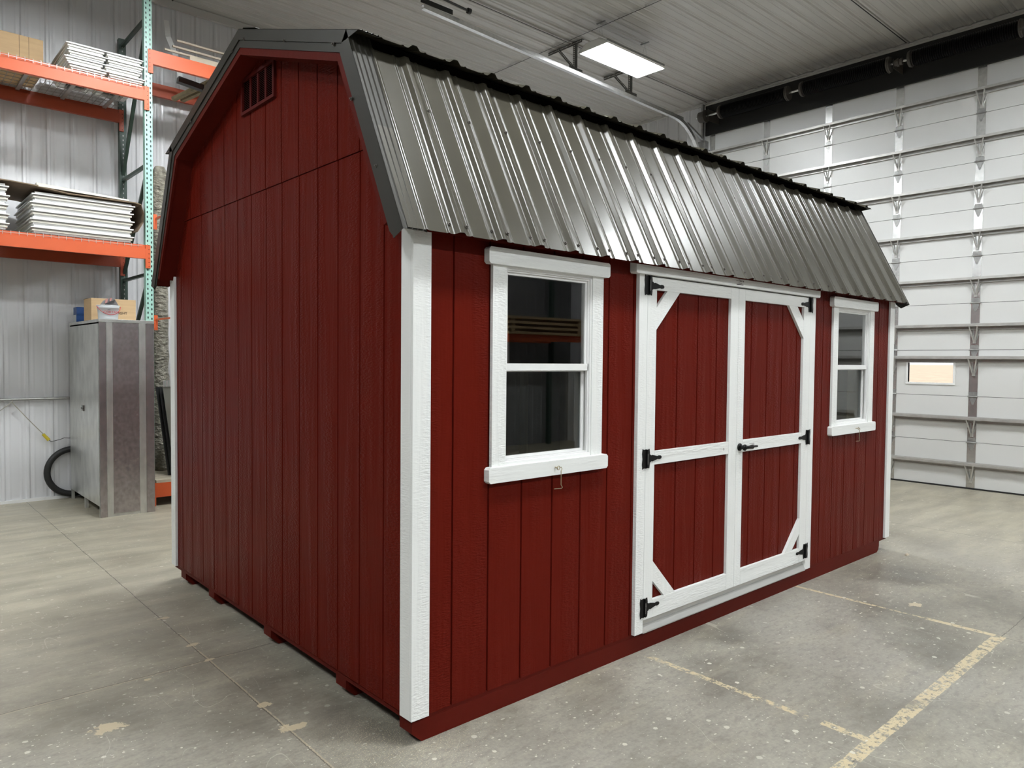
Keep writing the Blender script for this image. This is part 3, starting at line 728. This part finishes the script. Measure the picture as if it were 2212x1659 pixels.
# louvred vent
v = MB(); y0, y1, za, zb = 1.325, 1.735, 3.035, 3.205
for (a0, a1, c_0, c_1) in ((y0-.018, y1+.018, za-.018, za), (y0-.018, y1+.018, zb, zb+.018), (y0-.018, y0, za, zb), (y1, y1+.018, za, zb)): v.box(-.020, -.004, a0, a1, c_0, c_1)
for k in range(1, 4): yy = y0+(y1-y0)*k/4; v.box(-.014, -.004, yy-.009, yy+.009, za, zb)
vent = v.build('gable_vent', SLAT, shed)
v = MB(); v.box(-.0055, -.0045, y0, y1, za, zb); v.build('vent_opening', VOID, vent)
v = MB()
for k in range(17):
    z = za+.004+k*.0100; v.hexa([(-.013, y0, z), (-.006, y0, z+.006), (-.006, y1, z+.006), (-.013, y1, z), (-.013, y0, z+.0015), (-.006, y0, z+.0075), (-.006, y1, z+.0075), (-.013, y1, z+.0015)])
v.build('vent_louvre', SLAT, vent)
# ---- windows
def board(x0, x1, z0, z1, ya, yb, ch=.010):
    b = MB(); b.prism([(x0+ch, ya, z0), (x1-ch, ya, z0), (x1, ya, z0+ch), (x1, ya, z1-ch), (x1-ch, ya, z1), (x0+ch, ya, z1), (x0, ya, z1-ch), (x0, ya, z0+ch)], (0, yb-ya, 0)); return b
def shed_window(cx):
    dx = cx-.7785
    x0, x1 = .475+dx, 1.082+dx; z0, z1 = 1.128, 2.048
    b = MB(); f = .028
    def frame(b, a0, a1, c0_, c1, t, ya, yb):
        b.box(a0, a1, ya, yb, c0_, c0_+t); b.box(a0, a1, ya, yb, c1-t, c1); b.box(a0, a0+t, ya, yb, c0_+t, c1-t); b.box(a1-t, a1, ya, yb, c0_+t, c1-t)
    frame(b, x0, x1, z0, z1, .022, -.012, .060)
    frame(b, x0+.010, x1-.010, z0+.010, z1-.010, .020, -.004, .050)
    wobj = b.build('window', VINYL, shed, bevel=.0015)
    zm = 1.590
    b = MB(); frame(b, x0+.026, x1-.026, zm-.006, z1-.026, .016, .006, .022); b.box(x0+.022, x1-.022, -.004, .016, zm-.024, zm+.010); b.build('upper_sash', VINYL, wobj, bevel=.0012)
    b = MB(); frame(b, x0+.026, x1-.026, z0+.026, zm-.008, .016, .026, .044); b.build('lower_sash', ALU if False else VINYL, wobj, bevel=.0012)
    b = MB(); frame(b, x0+.022, x1-.022, z0+.022, zm-.020, .009, .010, .018); b.build('screen_frame', ALU, wobj)
    b = MB(); b.box(x0+.040, x1-.040, .012, .016, zm+.004, z1-.040); b.build('window_pane', GLASS, wobj)
    b = MB(); b.box(x0+.042, x1-.042, .033, .037, z0+.042, zm-.028); b.build('window_pane', SCREEN, wobj)
    for a0, a1 in ((.407+dx, .490+dx), (1.070+dx, 1.152+dx)):
        b = MB(); b.box(a0, a1, -T-.001, -.0005, 1.120, 2.052); b.build('side_casing', WHITE, wobj, bevel=.0012)
    board(.370+dx, 1.184+dx, 2.041, 2.116, -.036, -.0005).build('head_casing', WHITEH, wobj, bevel=.0012)
    board(.378+dx, 1.184+dx, 1.062, 1.134, -.036, -.0005).build('sill_casing', WHITEH, wobj, bevel=.0012)
    b = MB(); hx = .800+dx; hz = 1.100
    b.tube([(hx-.004, -.036, hz), (hx-.004, -.052, hz)], .0035, 8)
    b.tube([(hx-.004+.009*math.sin(t*PI/5), -.058, hz+.009*math.cos(t*PI/5)) for t in range(11)], .0022, 6)
    b.tube([(hx+.004, -.056, hz-.002), (hx+.012, -.060, hz+.003), (hx+.016, -.062, hz-.006), (hx+.010, -.062, hz-.016), (hx+.010, -.062, hz-.082), (hx+.022, -.060, hz-.096), (hx+.018, -.058, hz-.101), (hx-.022, -.048, hz-.101)], .0021, 6)
    b.build('hook', BRASS, wobj)
shed_window(.7785); shed_window(L-.7785)
# ---- doors
YF = -.024
DC = 2.440; JL0, JL1 = 1.440, 1.511; JR0, JR1 = 3.402, 3.482
for a0, a1 in ((JL0, JL1), (JR0, JR1)):
    b = MB(); b.box(a0, a1, YF, -.0005, .110, 2.100); b.build('door_jamb_trim', WHITE, shed, bevel=.0012)
board(1.385, 3.505, 2.086, 2.205, -.046, -.0005, .008).build('door_head_trim', WHITEH, shed, bevel=.0012)
def door_leaf(x0, x1, hinge_left):
    b = MB(); strips(b, x0, x1, c0(.182), c0(2.078), .2013+.2032*8-.008, lambda a, d, z: (a, d-.004, z)); leaf = b.build('door', RED, shed)
    def tb(nm, xa, xb, za, zb, m_, yy=YF):
        b = MB(); b.box(xa, xb, yy, -.0045, za, zb); return b.build(nm, m_, leaf, bevel=.0012)
    lw, rw = (.081, .088) if hinge_left else (.076, .095)
    tb('door_stile', x0, x0+lw, .180, 2.080, WHITE); tb('door_stile', x1-rw, x1, .180, 2.080, WHITE)
    tb('door_rail', x0+lw+.0006, x1-rw-.0006, 2.009, 2.080, WHITEH); tb('door_rail', x0+lw+.0006, x1-rw-.0006, 1.040, 1.116, WHITEH); tb('door_rail', x0+lw+.0006, x1-rw-.0006, .180, .281, WHITEH)
    if hinge_left: xs, sg = x0+lw, 1
    else: xs, sg = x1-rw, -1
    for (top, z, zz) in ((1, 2.009, -1), (0, .281, 1)):
        p = [(xs, z+zz*.097), (xs, z+zz*.220), (xs+sg*.218, z), (xs+sg*.097, z)] if top else [(xs, z+zz*.105), (xs, z+zz*.218), (xs+sg*.215, z), (xs+sg*.110, z)]
        b = MB(); b.prism([(q[0], YF+.001, q[1]) for q in p], (0, .0185, 0)); b.build('door_brace', WHITE, leaf, bevel=.0010)
    hx = JL1+.002 if hinge_left else JR0-.002
    for hz in (2.030, 1.079, .250):
        b = MB(); s2 = sg
        pl = [(-.028, -.056), (-.020, -.050), (.0, -.053), (.020, -.050), (.030, -.054), (.034, -.030), (.030, 0), (.034, .030), (.030, .054), (.02, .050), (0, .053), (-.020, .050), (-.028, .056), (-.032, .03), (-.028, 0), (-.032, -.03)]
        b.prism([(hx+s2*a, YF-.0005, hz+c) for a, c in pl], (0, -.004, 0))
        st = [(.030, -.024), (.042, -.020), (.046, -.015), (.058, -.018), (.105, -.008), (.118, -.011), (.134, -.009), (.142, 0), (.134, .009), (.118, .011), (.105, .008), (.058, .018), (.046, .015), (.042, .020), (.030, .024)]
        b.prism([(hx+s2*a, YF-.0005, hz+c) for a, c in st], (0, -.004, 0))
        b.tube([(hx+s2*.008, YF-.008, hz-.050), (hx+s2*.008, YF-.008, hz+.050)], .006, 8)
        b.build('hinge', BLACK, leaf)
        b = MB(); b.box(hx+s2*.004-.001, hx+s2*.004+.001, YF-.0148, YF-.0138, hz-.030, hz+.030); b.build('hinge_pin', GALV, leaf)
    return leaf
dl_ = door_leaf(1.5125, DC-.001, True); dr_ = door_leaf(DC+.001, 3.4005, False)
b = MB(); b.box(1.5135, 3.4, -.004, .03, .176, .182)
# door latch on the right leaf and small eye on the left one
b = MB(); hx, hz = 2.475, 1.074
b.tube([(hx, YF-.0005, hz), (hx, YF-.008, hz)], .024, 20); b.tube([(hx, YF-.008, hz), (hx, YF-.038, hz)], [.014, .012], 14)
b.tube([(hx, YF-.036, hz), (hx, YF-.044, hz)], .020, 16)
b.tube([(hx+.005, YF-.040, hz), (hx+.045, YF-.042, hz-.001), (hx+.085, YF-.044, hz+.000), (hx+.095, YF-.043, hz), (hx+.150, YF-.040, hz-.001)], [.011, .010, .014, .008, .007], 12)
b.build('door_handle', BLACK, dr_, smooth=True)
b = MB(); b.tube([(2.60, YF, 1.088), (2.60, YF-.028, 1.088)], .0022, 6); b.tube([(2.60+.006*math.cos(t*PI/4), YF-.03, 1.088+.006*math.sin(t*PI/4)) for t in range(9)], .0016, 6); b.build('screw_eye', GALV, dr_)
b = MB(); b.tube([(2.250, YF, 1.080), (2.250, YF-.026, 1.080)], .0022, 6); b.tube([(2.250+.006*math.cos(t*PI/4), YF-.028, 1.080+.006*math.sin(t*PI/4)) for t in range(9)], .0016, 6); b.build('screw_eye', GALV, dl_)
# threshold
b = MB(); b.prism([(1.5115, -.003, .176), (1.5115, -.003, .148), (1.5115, -.012, .146), (1.5115, -.014, .138), (1.5115, -.026, .112), (1.5115, -.026, .106), (1.5115, .09, .106), (1.5115, .09, .176)], (1.89, 0, 0)); b.build('threshold', ALU, shed)
# rubber-stamped marks on the door head trim
b = MB()
for k, (xx, ww) in enumerate(((2.372, .006), (2.392, .004), (2.404, .005), (2.414, .009), (2.428, .007), (2.448, .007))): b.box(xx, xx+ww, -.0466, -.0461, 2.119-.002*k*.2, 2.126)
b.box(2.372, 2.450, -.0466, -.0461, 2.097, 2.1015); b.box(2.392, 2.412, -.0466, -.0461, 2.130, 2.1325)
for k in range(5): b.box(2.392+k*.009, 2.397+k*.009, -.0466, -.0461, 2.106, 2.111)
b.build('stamped_mark', INK, shed)

# ================================================================== pallet racking on the left
RXL, RXR, YFr, YBk = -2.26, .600, 5.900, 6.891
rack = thing('pallet_rack', 'tall pallet rack with pale green uprights and orange beams along the left wall', 'rack')
UW = .076
TM = teal_mat(.638)
def upright(x, y, m_):
    b = MB(); t = .004; z1 = (5.90 if x < 1 else 4.9) if y < 6.5 else (5.28 if x < 1 else 4.9)
    # open C column facing the aisle
    b.box(x, x+UW, y, y+t, 0, z1); b.box(x, x+t, y+t, y+.070, 0, z1); b.box(x+UW-t, x+UW, y+t, y+.070, 0, z1)
    b.box(x+.0255, x+.0275, y-.0008, y, 0, z1) if False else None
    b.box(x-.02, x+UW+.02, y-.01, y+.09, 0, .008)
    return b
bays = [RXL, RXR, 3.45]
for x in bays:
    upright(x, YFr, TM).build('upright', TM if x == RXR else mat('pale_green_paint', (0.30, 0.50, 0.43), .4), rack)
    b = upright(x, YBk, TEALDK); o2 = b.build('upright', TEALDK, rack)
    b = MB()
    for k in range(99 if x < 1 else 90): z = .2+k*.0508; b.box(x+UW*.5-.005, x+UW*.5+.005, YBk-.001, YBk-.0002, z, z+.018)
    b.build('upright_slots', GALVDULL, o2)
    zz = [.25, 1.35, 2.50, 3.66, 5.20, 5.30] if x < 1 else [.25, 1.35, 2.50, 3.66, 4.8, 4.9]
    xm = x+UW/2
    for i, z in enumerate(zz[:-1]):
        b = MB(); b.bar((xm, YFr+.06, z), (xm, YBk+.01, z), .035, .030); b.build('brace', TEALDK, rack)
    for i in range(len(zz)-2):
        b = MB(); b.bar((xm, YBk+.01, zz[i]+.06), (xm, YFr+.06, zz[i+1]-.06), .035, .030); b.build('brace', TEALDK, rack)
def beam(x0, x1, y, z0, z1, m_, ledge=.040, face=-1, step=True):
    b = MB(); th = .045
    ya = y-.016 if face < 0 else y+UW-.030
    ya = y-.018
    b.box(x0+.004, x1-.004, ya, ya+th, z0, z1-ledge)
    b.box(x0+.004, x1-.004, ya+.020, ya+th, z1-ledge, z1)
    o = b.build('beam', m_, rack)
    for xa, xb in ((x0-.042, x0+.006), (x1-.006, x1+.042)):
        b = MB(); b.box(xa, xb, ya-.001, ya+.016, z0-.098, z1+.0); c = b.build('beam_connector', m_, o)
        b = MB(); xc_ = xa+.012 if xa < x0 else xb-.018
        for k in range(6): zq = z0-.080+k*(z1-z0+.075)/5; b.tube([(xc_+.003, ya-.0016, zq), (xc_+.003, ya-.0006, zq)], .0045, 8)
        b.build('connector_hole', VOID, c)
    return o
def deck(x0, x1, z, step_z):
    """wire mesh deck with front waterfall wires"""
    b = MB(); r = .0022; ya, yb = YFr-.004, YBk+.05
    x = x0
    while x < x1:
        b.box(x-r, x+r, ya, yb, z, z+2*r); b.box(x-r, x+r, ya-.0165, ya-.012, z-.038, z+2*r); b.box(x-r, x+r, ya-.015, ya, z, z+2*r); x += .0655
    y = ya+.02
    while y < yb: b.box(x0, x1, y-r, y+r, z-2*r, z); y += .105
    b.box(x0, x1, ya-.021, ya-.0165, z-.022, z-.018)
    for k in range(7):
        xc_ = x0+.12+k*(x1-x0-.24)/6
        b.box(xc_-.018, xc_+.018, ya+.03, yb-.03, z-.022, z-.0045)
    return b.build('wire_deck', WIRE, rack)
XA, XBm = RXL+UW, RXR
for (z0, z1) in ((4.315, 4.462), (2.652, 2.800)):
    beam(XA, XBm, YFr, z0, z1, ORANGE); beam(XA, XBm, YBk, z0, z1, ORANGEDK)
    deck(XA+.02, XBm-.035, z1+.002, .04)
XA, XBm = RXR+UW, 3.45
for (z0, z1, dk) in ((4.712, 4.860, 0), (.095, .250, 1)):
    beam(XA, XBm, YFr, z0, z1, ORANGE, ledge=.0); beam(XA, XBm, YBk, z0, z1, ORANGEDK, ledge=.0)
    if dk:
        b = MB()
        for k in range(7): b.box(XA+.01, XBm-.01, YFr-.018+k*.15, YFr+.122+k*.15, z1+.001, z1+.030)
        b.build('shelf_boards', WOODTAN, rack)
# cantilever arms
for z in (3.05, 1.975):
    b = MB(); b.box(RXR+UW+.002, RXR+UW+.038, YFr-.004, YFr+.010, z-.075, z+.085); o = b.build('arm_bracket', ORANGE, rack)
    b = MB(); b.box(RXR+UW+.020, RXR+UW+.032, YFr-.62, YFr-.004, z+.030, z+.048); b.build('arm', ORANGE, o)

# ---- stacked window units
def window_unit(w_, d_, h_, lab, loc, grp, rz=0.0, seedx=0):
    o = thing('window_unit', lab, 'window unit', loc, rz, grp)
    b = MB(); t = .055
    for (a, c, e, f) in ((0, w_, 0, t), (0, w_, d_-t, d_), (0, t, t, d_-t), (w_-t, w_, t, d_-t)): b.box(a, c, e, f, .0, h_-.001)
    b.build('frame', VINYL, o, bevel=.002)
    b = MB(); p = .028; z = h_*.60
    for (a, c, e, f) in ((-p, w_+p, -p, 0), (-p, w_+p, d_, d_+p), (-p, 0, 0, d_), (w_, w_+p, 0, d_)): b.box(a, c, e, f, z, z+.010)
    b.build('nailing_fin', VINYL, o)
    b = MB(); p = .014; z = h_*.26
    for (a, c, e, f) in ((-p*.9, w_+p*.9, -p, 0), (-p, 0, 0, d_), (w_, w_+p, 0, d_)): b.box(a, c, e, f, z, z+.016)
    b.build('drip_edge', VINYLBEIGE, o)
    b = MB(); b.box(t, w_-t, t, d_-t, h_*.45, h_*.45+.004); b.build('pane', SCREEN, o)
    return o
hh = .0665; names = ['lowest', 'second from the bottom', 'third from the bottom', 'topmost']
for sname, x0, zoff in (('left-hand', -.095, 0), ('right-hand', .255, .0)):
    for k in range(4):
        jx = (.0, -.012, .012, .004)[k]
        window_unit(.300, .70, hh-.001, f'white vinyl window unit, {names[k]} in the {sname} stack on the top shelf', (x0+jx+(0.02 if k == 0 else 0), YFr+.0+(.01 if k % 2 else 0), 4.469+k*hh), 'window units stacked on the top shelf')
names5 = ['lowest', 'second from the bottom', 'middle', 'second from the top', 'topmost']
for k in range(5):
    window_unit(.860, .92, .0795, f'white vinyl window unit, {names5[k]} of the wide stack on the lower shelf', (-.405+(.0, -.006, .004, -.004, .012)[k], YFr+.0, 2.8075+k*.0800), 'window units stacked wide on the lower shelf')
for k in range(5):
    window_unit(.860, .92, .0865, f'white window unit, {names5[k]} of the stack at the left picture edge', (-1.490+(.0, .004, -.004, .006, .0)[k], YFr+.0, 2.8075+k*.0870), 'window units stacked by the left frame edge')
# cardboard sheet draped over the stacks
b = MB(); y0, y1 = YFr-.05, YFr+.93; pl = [(-1.6, 3.268), (-.60, 3.262), (-.41, 3.252), (-.30, 3.238), (-.12, 3.2165), (.20, 3.2155), (.49, 3.2160), (.545, 3.205), (.572, 3.12), (.566, 3.02), (.515, 2.925)]
for (xa, za), (xb_, zb_) in zip(pl[:-1], pl[1:]): b.prism([(xa, y0, za), (xb_, y0, zb_), (xb_, y0, zb_+.010), (xa, y0, za+.010)], (0, y1-y0, 0))
tag(b.build('cardboard_sheet', CARDDK), 'large brown cardboard sheet draped over the window stacks on the lower shelf', 'cardboard sheet')
b = MB(); b.prism([(-.385, YFr-.045, 3.264), (.43, YFr-.045, 3.228), (.43, YFr-.045, 3.243), (-.385, YFr-.045, 3.285)], (0, .9, 0)); b.prism([(-.37, YFr-.052, 3.250), (.43, YFr-.052, 3.2275), (.43, YFr-.052, 3.233), (-.37, YFr-.052, 3.262)], (0, .12, 0))
tag(b.build('white_panel', VINYLBEIGE), 'thin white panel lying on the brown cardboard sheet', 'panel')
# tall cardboard carton on the top shelf
o = thing('cardboard_carton', 'tan cardboard carton on the top shelf at the left frame edge', 'box', (-1.62, 6.22, 4.469))
b = MB(); b.box(0, 1.365, 0, .60, 0, .315); b.build('carton_body', CARD, o)
b = MB()
for xx in (.60, .86, 1.16, 1.24): b.box(xx, xx+.004, -.0012, -.0002, 0.001, .314)
b.build('fold_crease', CARDDK, o)

# ---- things on the right-hand bay
for k, (x0, y0, z, ln) in enumerate(((.995, 6.10, 5.120, 1.9), (.955, 6.12, 5.055, 1.9), (.863, 6.10, 4.990, 1.9))):
    lab = ('topmost', 'middle', 'lowest')[k]+' of the three tan metal bars lying above the orange beam'
    b = MB(); b.box(x0, x0+ln, y0, y0+.02, z-.010, z+.010); tag(b.build('metal_bar', WOODTAN), lab, 'bar', 'tan bars on the top beam')
for k, x in enumerate((1.62, 2.6)):
    b = MB(); b.box(x, x+.05, YFr-.01, YBk+.05, 4.8615, 4.957)
    tag(b.build('wood_bearer', WOODTAN), ('pale wooden bearer on the upper orange beam, nearer the upright', 'pale wooden bearer on the upper orange beam, farther from the upright')[k], 'wood block', 'bearers on the top beam')
b = MB(); b.box(1.08, 2.4, YFr+.05, YFr+.056, 4.8615, 4.925); tag(b.build('drilled_plate', WOODTAN), 'cream drilled plate lying under the tan bars on the orange beam', 'plate')
b = MB(); pts = [(1.22, 6.70, 4.88), (1.20, 6.70, 5.05), (1.15, 6.70, 5.22), (1.08, 6.70, 5.38), (1.06, 6.70, 5.56)]
for a, c in zip(pts[:-1], pts[1:]): b.bar(a, c, .06, .004, (0, 1, 0))
tag(b.build('plastic_strip', VINYL), 'curved translucent white strip standing up behind the tan bars', 'strip')
b = MB(); b.bar((1.045, 6.25, 4.745), (1.32, 6.25, 4.715), .08, .062); tag(b.build('metal_channel', DARKM), 'dark metal channel end seen just under the upper orange beam', 'channel')
b = MB(); b.box(1.0, 2.9, 6.2, 6.3, 4.862, 4.87)
for k, (x, dz) in enumerate(((1.12, 0), (1.22, .012))):
    b = MB(); b.bar((x+.03, 6.75, 4.68+dz), (x+.30, 6.02, 4.80), .05, .04)
    tag(b.build('scrap_board', OLDWOOD), ('weathered board sticking out under the upper orange beam, nearer the upright', 'weathered board sticking out under the upper orange beam, nearer the roof')[k], 'board', 'boards under the upper beam')
def wrapped(x, y, r, z0, z1, lab, seed):
    rnd = random.Random(seed); b = MB(); pts = []; rs = []; n = int((z1-z0)/.06)
    for k in range(n+1): pts.append((x, y, z0+(z1-z0)*k/n)); rs.append(r*(1+rnd.uniform(-.07, .07)))
    rs[-1] = r*.6; b.tube(pts, rs, 14); return tag(b.build('wrapped_roll', WRAP, smooth=True), lab, 'roll', 'wrapped rolls standing in the rack')
wrapped(.955, 6.62, .085, .285, 3.82, 'tall plastic-wrapped roll standing between rack upright and shed', 1)
wrapped(1.075, 6.28, .080, .285, 2.42, 'shorter plastic-wrapped roll standing beside the white rear corner of the shed', 2)
for k in range(3):
    b = MB(); yy = 6.13-.05*k; x = .755+.022*k; b.prism([(x+.125, yy, .285), (x+.9, yy, .285), (x+.78, yy, 1.28), (x, yy, 1.28)], (0, .012, 0))
    tag(b.build('metal_sheet', (DARKM, DARKM, SHEETG)[k]), ('rearmost dark', 'middle dark', 'foremost grey')[k]+' sheet metal panel leaning behind the cabinet', 'sheet', 'leaning metal sheets')
b = MB(); ribbed(b, rib_profile(0, .6, .03, .035, (.028, .010, .008), (.004, .002, .0), 0), (.80, 6.02, 1.285), (1, 0, 0), (0, 0, 1), (0, -1, 0), .07, .002)
tag(b.build('corrugated_strip', ALU), 'short shiny corrugated strip on top of the leaning grey sheets', 'metal strip')

# ================================================================== storage cabinet
CX0, CX1, CY0, CY1, CZ1 = .085, .592, 5.610, 6.945, 1.985
cab = thing('storage_cabinet', 'tall galvanised steel storage cabinet standing against the ribbed left wall', 'cabinet', (CX0, CY0, 0))
w_, d_ = CX1-CX0, CY1-CY0
b = MB(); b.box(.006, w_-.006, .006, d_, .105, CZ1-.03)
b.box(.0, .030, .0, .035, 0, .11); b.box(w_-.03, w_, .0, .035, 0, .11); b.box(0, .03, d_-.035, d_, 0, .11); b.box(w_-.03, w_, d_-.035, d_, 0, .11); b.box(0, .03, d_/2-.02, d_/2+.02, 0, .11)
b.box(.0, w_, .0, .010, 0, .11)
b.build('cabinet_body', CABM, cab)
b = MB(); b.box(-.004, w_+.003, -.004, d_+.002, CZ1-.030, CZ1); b.build('cabinet_top', CABM, cab, bevel=.002)
b = MB(); b.box(.003, .0065, .02, d_-.02, CZ1-.0445, CZ1-.0305); b.box(.12, w_-.08, -.0008, .004, CZ1-.036, CZ1-.0305); b.build('door_gap', VOID, cab)
for (a0, a1, m_, pr) in ((.0, .064, CABDARK, .002), (.064, .118, CABM, .010), (.118, .365, CABDARK, .003), (.365, .425, CABM, .010), (.429, w_, CABDARK, .004)):
    b = MB(); b.box(a0, a1, -pr, .006, .0 if a1 < .2 or a0 > .36 else .03, CZ1-.032); b.build('side_rib', m_, cab)
for k, (ya_, yb_) in enumerate(((.02, d_/2-.002), (d_/2+.002, d_-.02))):
    b = MB(); b.box(-.006, .0055, ya_, yb_, .115, CZ1-.045); dd_ = b.build('door', CABM, cab, bevel=.002)
    yh = yb_-.035 if k == 0 else ya_+.035
    b = MB(); b.box(-.016, -.006, yh-.016, yh+.016, 1.035, 1.095); b.build('door_latch', GREYCAST if k == 0 else GALV, dd_)
    b = MB(); b.box(-.020, -.016, yh-.007, yh+.007, 1.055, 1.070); b.build('latch_button', BLACK if k == 0 else GREYCAST, dd_)
b = MB()
for z in (.57, 1.02, 1.45, 1.95):
    for xx in (.14, .345): b.tube([(xx, -.003, z), (xx, -.007, z)], .006, 8)
b.build('side_screw', GALV, cab)
# things on the cabinet
o = thing('cardboard_box', 'tan cardboard box with printed lettering on top of the steel cabinet', 'box', (.088, 5.93, CZ1))
b = MB(); b.box(.0, .420, 0, .32, 0, .225); b.build('box_body', CARD, o, bevel=.003)
b = MB(); b.box(-.002, .421, .16, .322, .2255, .2285); b.build('box_flap', CARDDK, o)
text('box_lettering', 'LIGHT', .036, INK, (.285, -.0012, .080), (PI/2, 0, 0), o)
o = thing('plastic_pail', 'small white plastic pail with red print in front of the cardboard box', 'pail', (.198, 5.735, CZ1+.001))
b = MB(); b.lathe([(.0, 0), (.086, 0), (.089, .012), (.096, .110), (.100, .112), (.101, .124), (.097, .126), (.106, .136), (.104, .142), (.098, .142), (.092, .10), (.085, .01), (0, .008)], (0, 0, 0), 32); b.build('pail_body', PAIL, o, smooth=True)
b = MB()
pts = []
for k in range(25):
    t = PI+.08*PI+(.84*PI)*k/24; pts.append((.112*math.cos(t)*1.0, .112*math.sin(t)*.98, .130-.085*math.sin(PI*k/24)))
b.tube(pts, .0028, 6); b.build('pail_handle', PAILRED, o)
text('pail_lettering', 'CORTAM', .034, PAILRED, (.004, -.1035, .070), (PI/2, 0, 0), o)
text('pail_small_lettering', 'tape', .014, INK, (-.015, -.1025, .094), (PI/2, 0, 0), o)
b = MB(); b.prism([(-.085, -.01, .125), (.060, -.03, .205), (.020, -.02, .222), (-.04, -.01, .19)], (0, .03, 0))
b.prism([(-.03, .0, .10), (.095, -.012, .145), (.062, -.012, .205), (-.02, .0, .17)], (0, .028, 0))
tag(b.build('sanding_pad', RAGG), 'grey sanding pad stuffed into the white pail', 'pad').location = (.198, 5.735, CZ1)
b = MB(); b.prism([(-.035, -.034, .160), (-.015, -.034, .170), (-.005, -.034, .214), (-.030, -.034, .200)], (0, .004, 0)); b.prism([(.005, -.036, .182), (.022, -.036, .190), (.028, -.036, .220), (.008, -.036, .214)], (0, .004, 0))
pad = [q for q in bpy.data.objects if q.name.startswith('sanding_pad')][0]; b.build('pad_stripe', RAGP, pad)
for k in range(2):
    b = MB(); b.box(.0, .095, 0, .16, 0, .085); oo = b.build('blue_carton', BLUE, bevel=.004)
    tag(oo, ('lower blue carton beside the cardboard box on the cabinet', 'upper blue carton stacked beside the cardboard box on the cabinet')[k], 'carton', 'blue cartons'); oo.location = (.110+.003*k, 6.72, CZ1+.0008+.0862*k)
    b = MB(); b.box(-.0006, -.0001, .0, .16, 0, .085); b.build('white_side', PAIL, oo) if k == 0 else None

# ================================================================== left wall services
b = MB(); b.tube([(-8.5, YL-.045, 1.138), (.55, YL-.045, 1.138)], .016, 10); o = tag(b.build('air_pipe', GALVDULL), 'horizontal grey pipe running along the left wall behind the cabinet', 'pipe')
b = MB(); b.tube([(-.44, YL-.050, 1.150), (-.46, YL-.06, 1.11), (-.30, YL-.06, .90), (-.155, YL-.055, .725)], .0045, 6)
b.tube([(-.46, YL-.06, 1.11), (-.60, YL-.06, .99), (-.75, YL-.05, .95)], .0045, 6); o = tag(b.build('extension_cord', CORD), 'thin beige cord hanging from the wall pipe with a yellow plug end', 'cord')
b = MB(); b.tube([(-.175, YL-.055, .745), (-.12, YL-.055, .675)], [.016, .019], 10); b.build('plug_connector', YEL, o)
b = MB(); b.tube([(-.12, YL-.055, .678), (-.10, YL-.055, .655), (-.02, YL-.055, .672), (.03, YL-.055, .690), (.20, YL-.045, .67)], .0035, 6); b.build('plug_lead', RUBBER, o)
b = MB(); cx_, cz_, R_ = .115, .305, .255; pts = [(cx_+R_*math.cos(t*2*PI/48), YL-.049, cz_+R_*math.sin(t*2*PI/48)) for t in range(48)]; pts.append(pts[0])
rs = .034; b.tube(pts, rs, 12, False); tag(b.build('rubber_hose_ring', RUBBER, smooth=True), 'thick black rubber ring leaning on the wall behind the cabinet', 'hose')

# small debris
for k, (x, y, r, lab) in enumerate(((4.86, -.20, .018, 'small tan wood chip on the floor by the far end of the skid'),)):
    b = MB(); b.hexa([(x-.03, y-.01, 0.001), (x+.02, y-.015, 0.001), (x+.03, y+.01, 0.001), (x-.02, y+.012, 0.001), (x-.025, y-.006, .012), (x+.015, y-.01, .010), (x+.02, y+.006, .014), (x-.016, y+.008, .008)])
    tag(b.build('wood_chip', WOODTAN), lab, 'wood chip')

# ================================================================== lumber rack on the right wall (mirrored in the shed glass)
r2_ = thing('lumber_rack', 'orange and green lumber rack along the right wall facing the shed', 'rack')
for x in (4.6, 8.2):
    for y in (-6.55, -7.45):
        b = MB(); b.box(x, x+.08, y, y+.07, 0, 4.2); b.build('upright', TEALDK, r2_)
for y in (-6.53, -7.43):
    b = MB(); b.box(4.68, 8.2, y-.0, y+.045, 1.94, 2.05); b.build('beam', ORANGE, r2_)
zz = 2.052
for k in range(4):
    for j in range(3):
        b = MB(); b.box(4.3+.07*((k*3+j) % 4), 8.4-.05*((k+j) % 3), -6.62-.30*j, -6.62-.30*j+.24, zz+.085*k, zz+.085*k+.04)
        tag(b.build('lumber_board', WOOD), f"pine board in the {('bottom','second','third','top')[k]} layer of the lumber stack, {('front','second','rear')[j]} row", 'board', 'boards on the lumber rack')
for k in range(3):
    for q_, x in enumerate((4.9, 6.3, 7.9)):
        b = MB(); b.box(x, x+.08, -7.30, -6.40, zz+.0405+.085*k, zz+.0845+.085*k); tag(b.build('spacer_board', WOOD), f"spacer stick above the {('bottom','second','third')[k]} lumber layer, {('at the near end','in the middle','at the far end')[q_]}", 'board', 'spacers on the lumber rack')
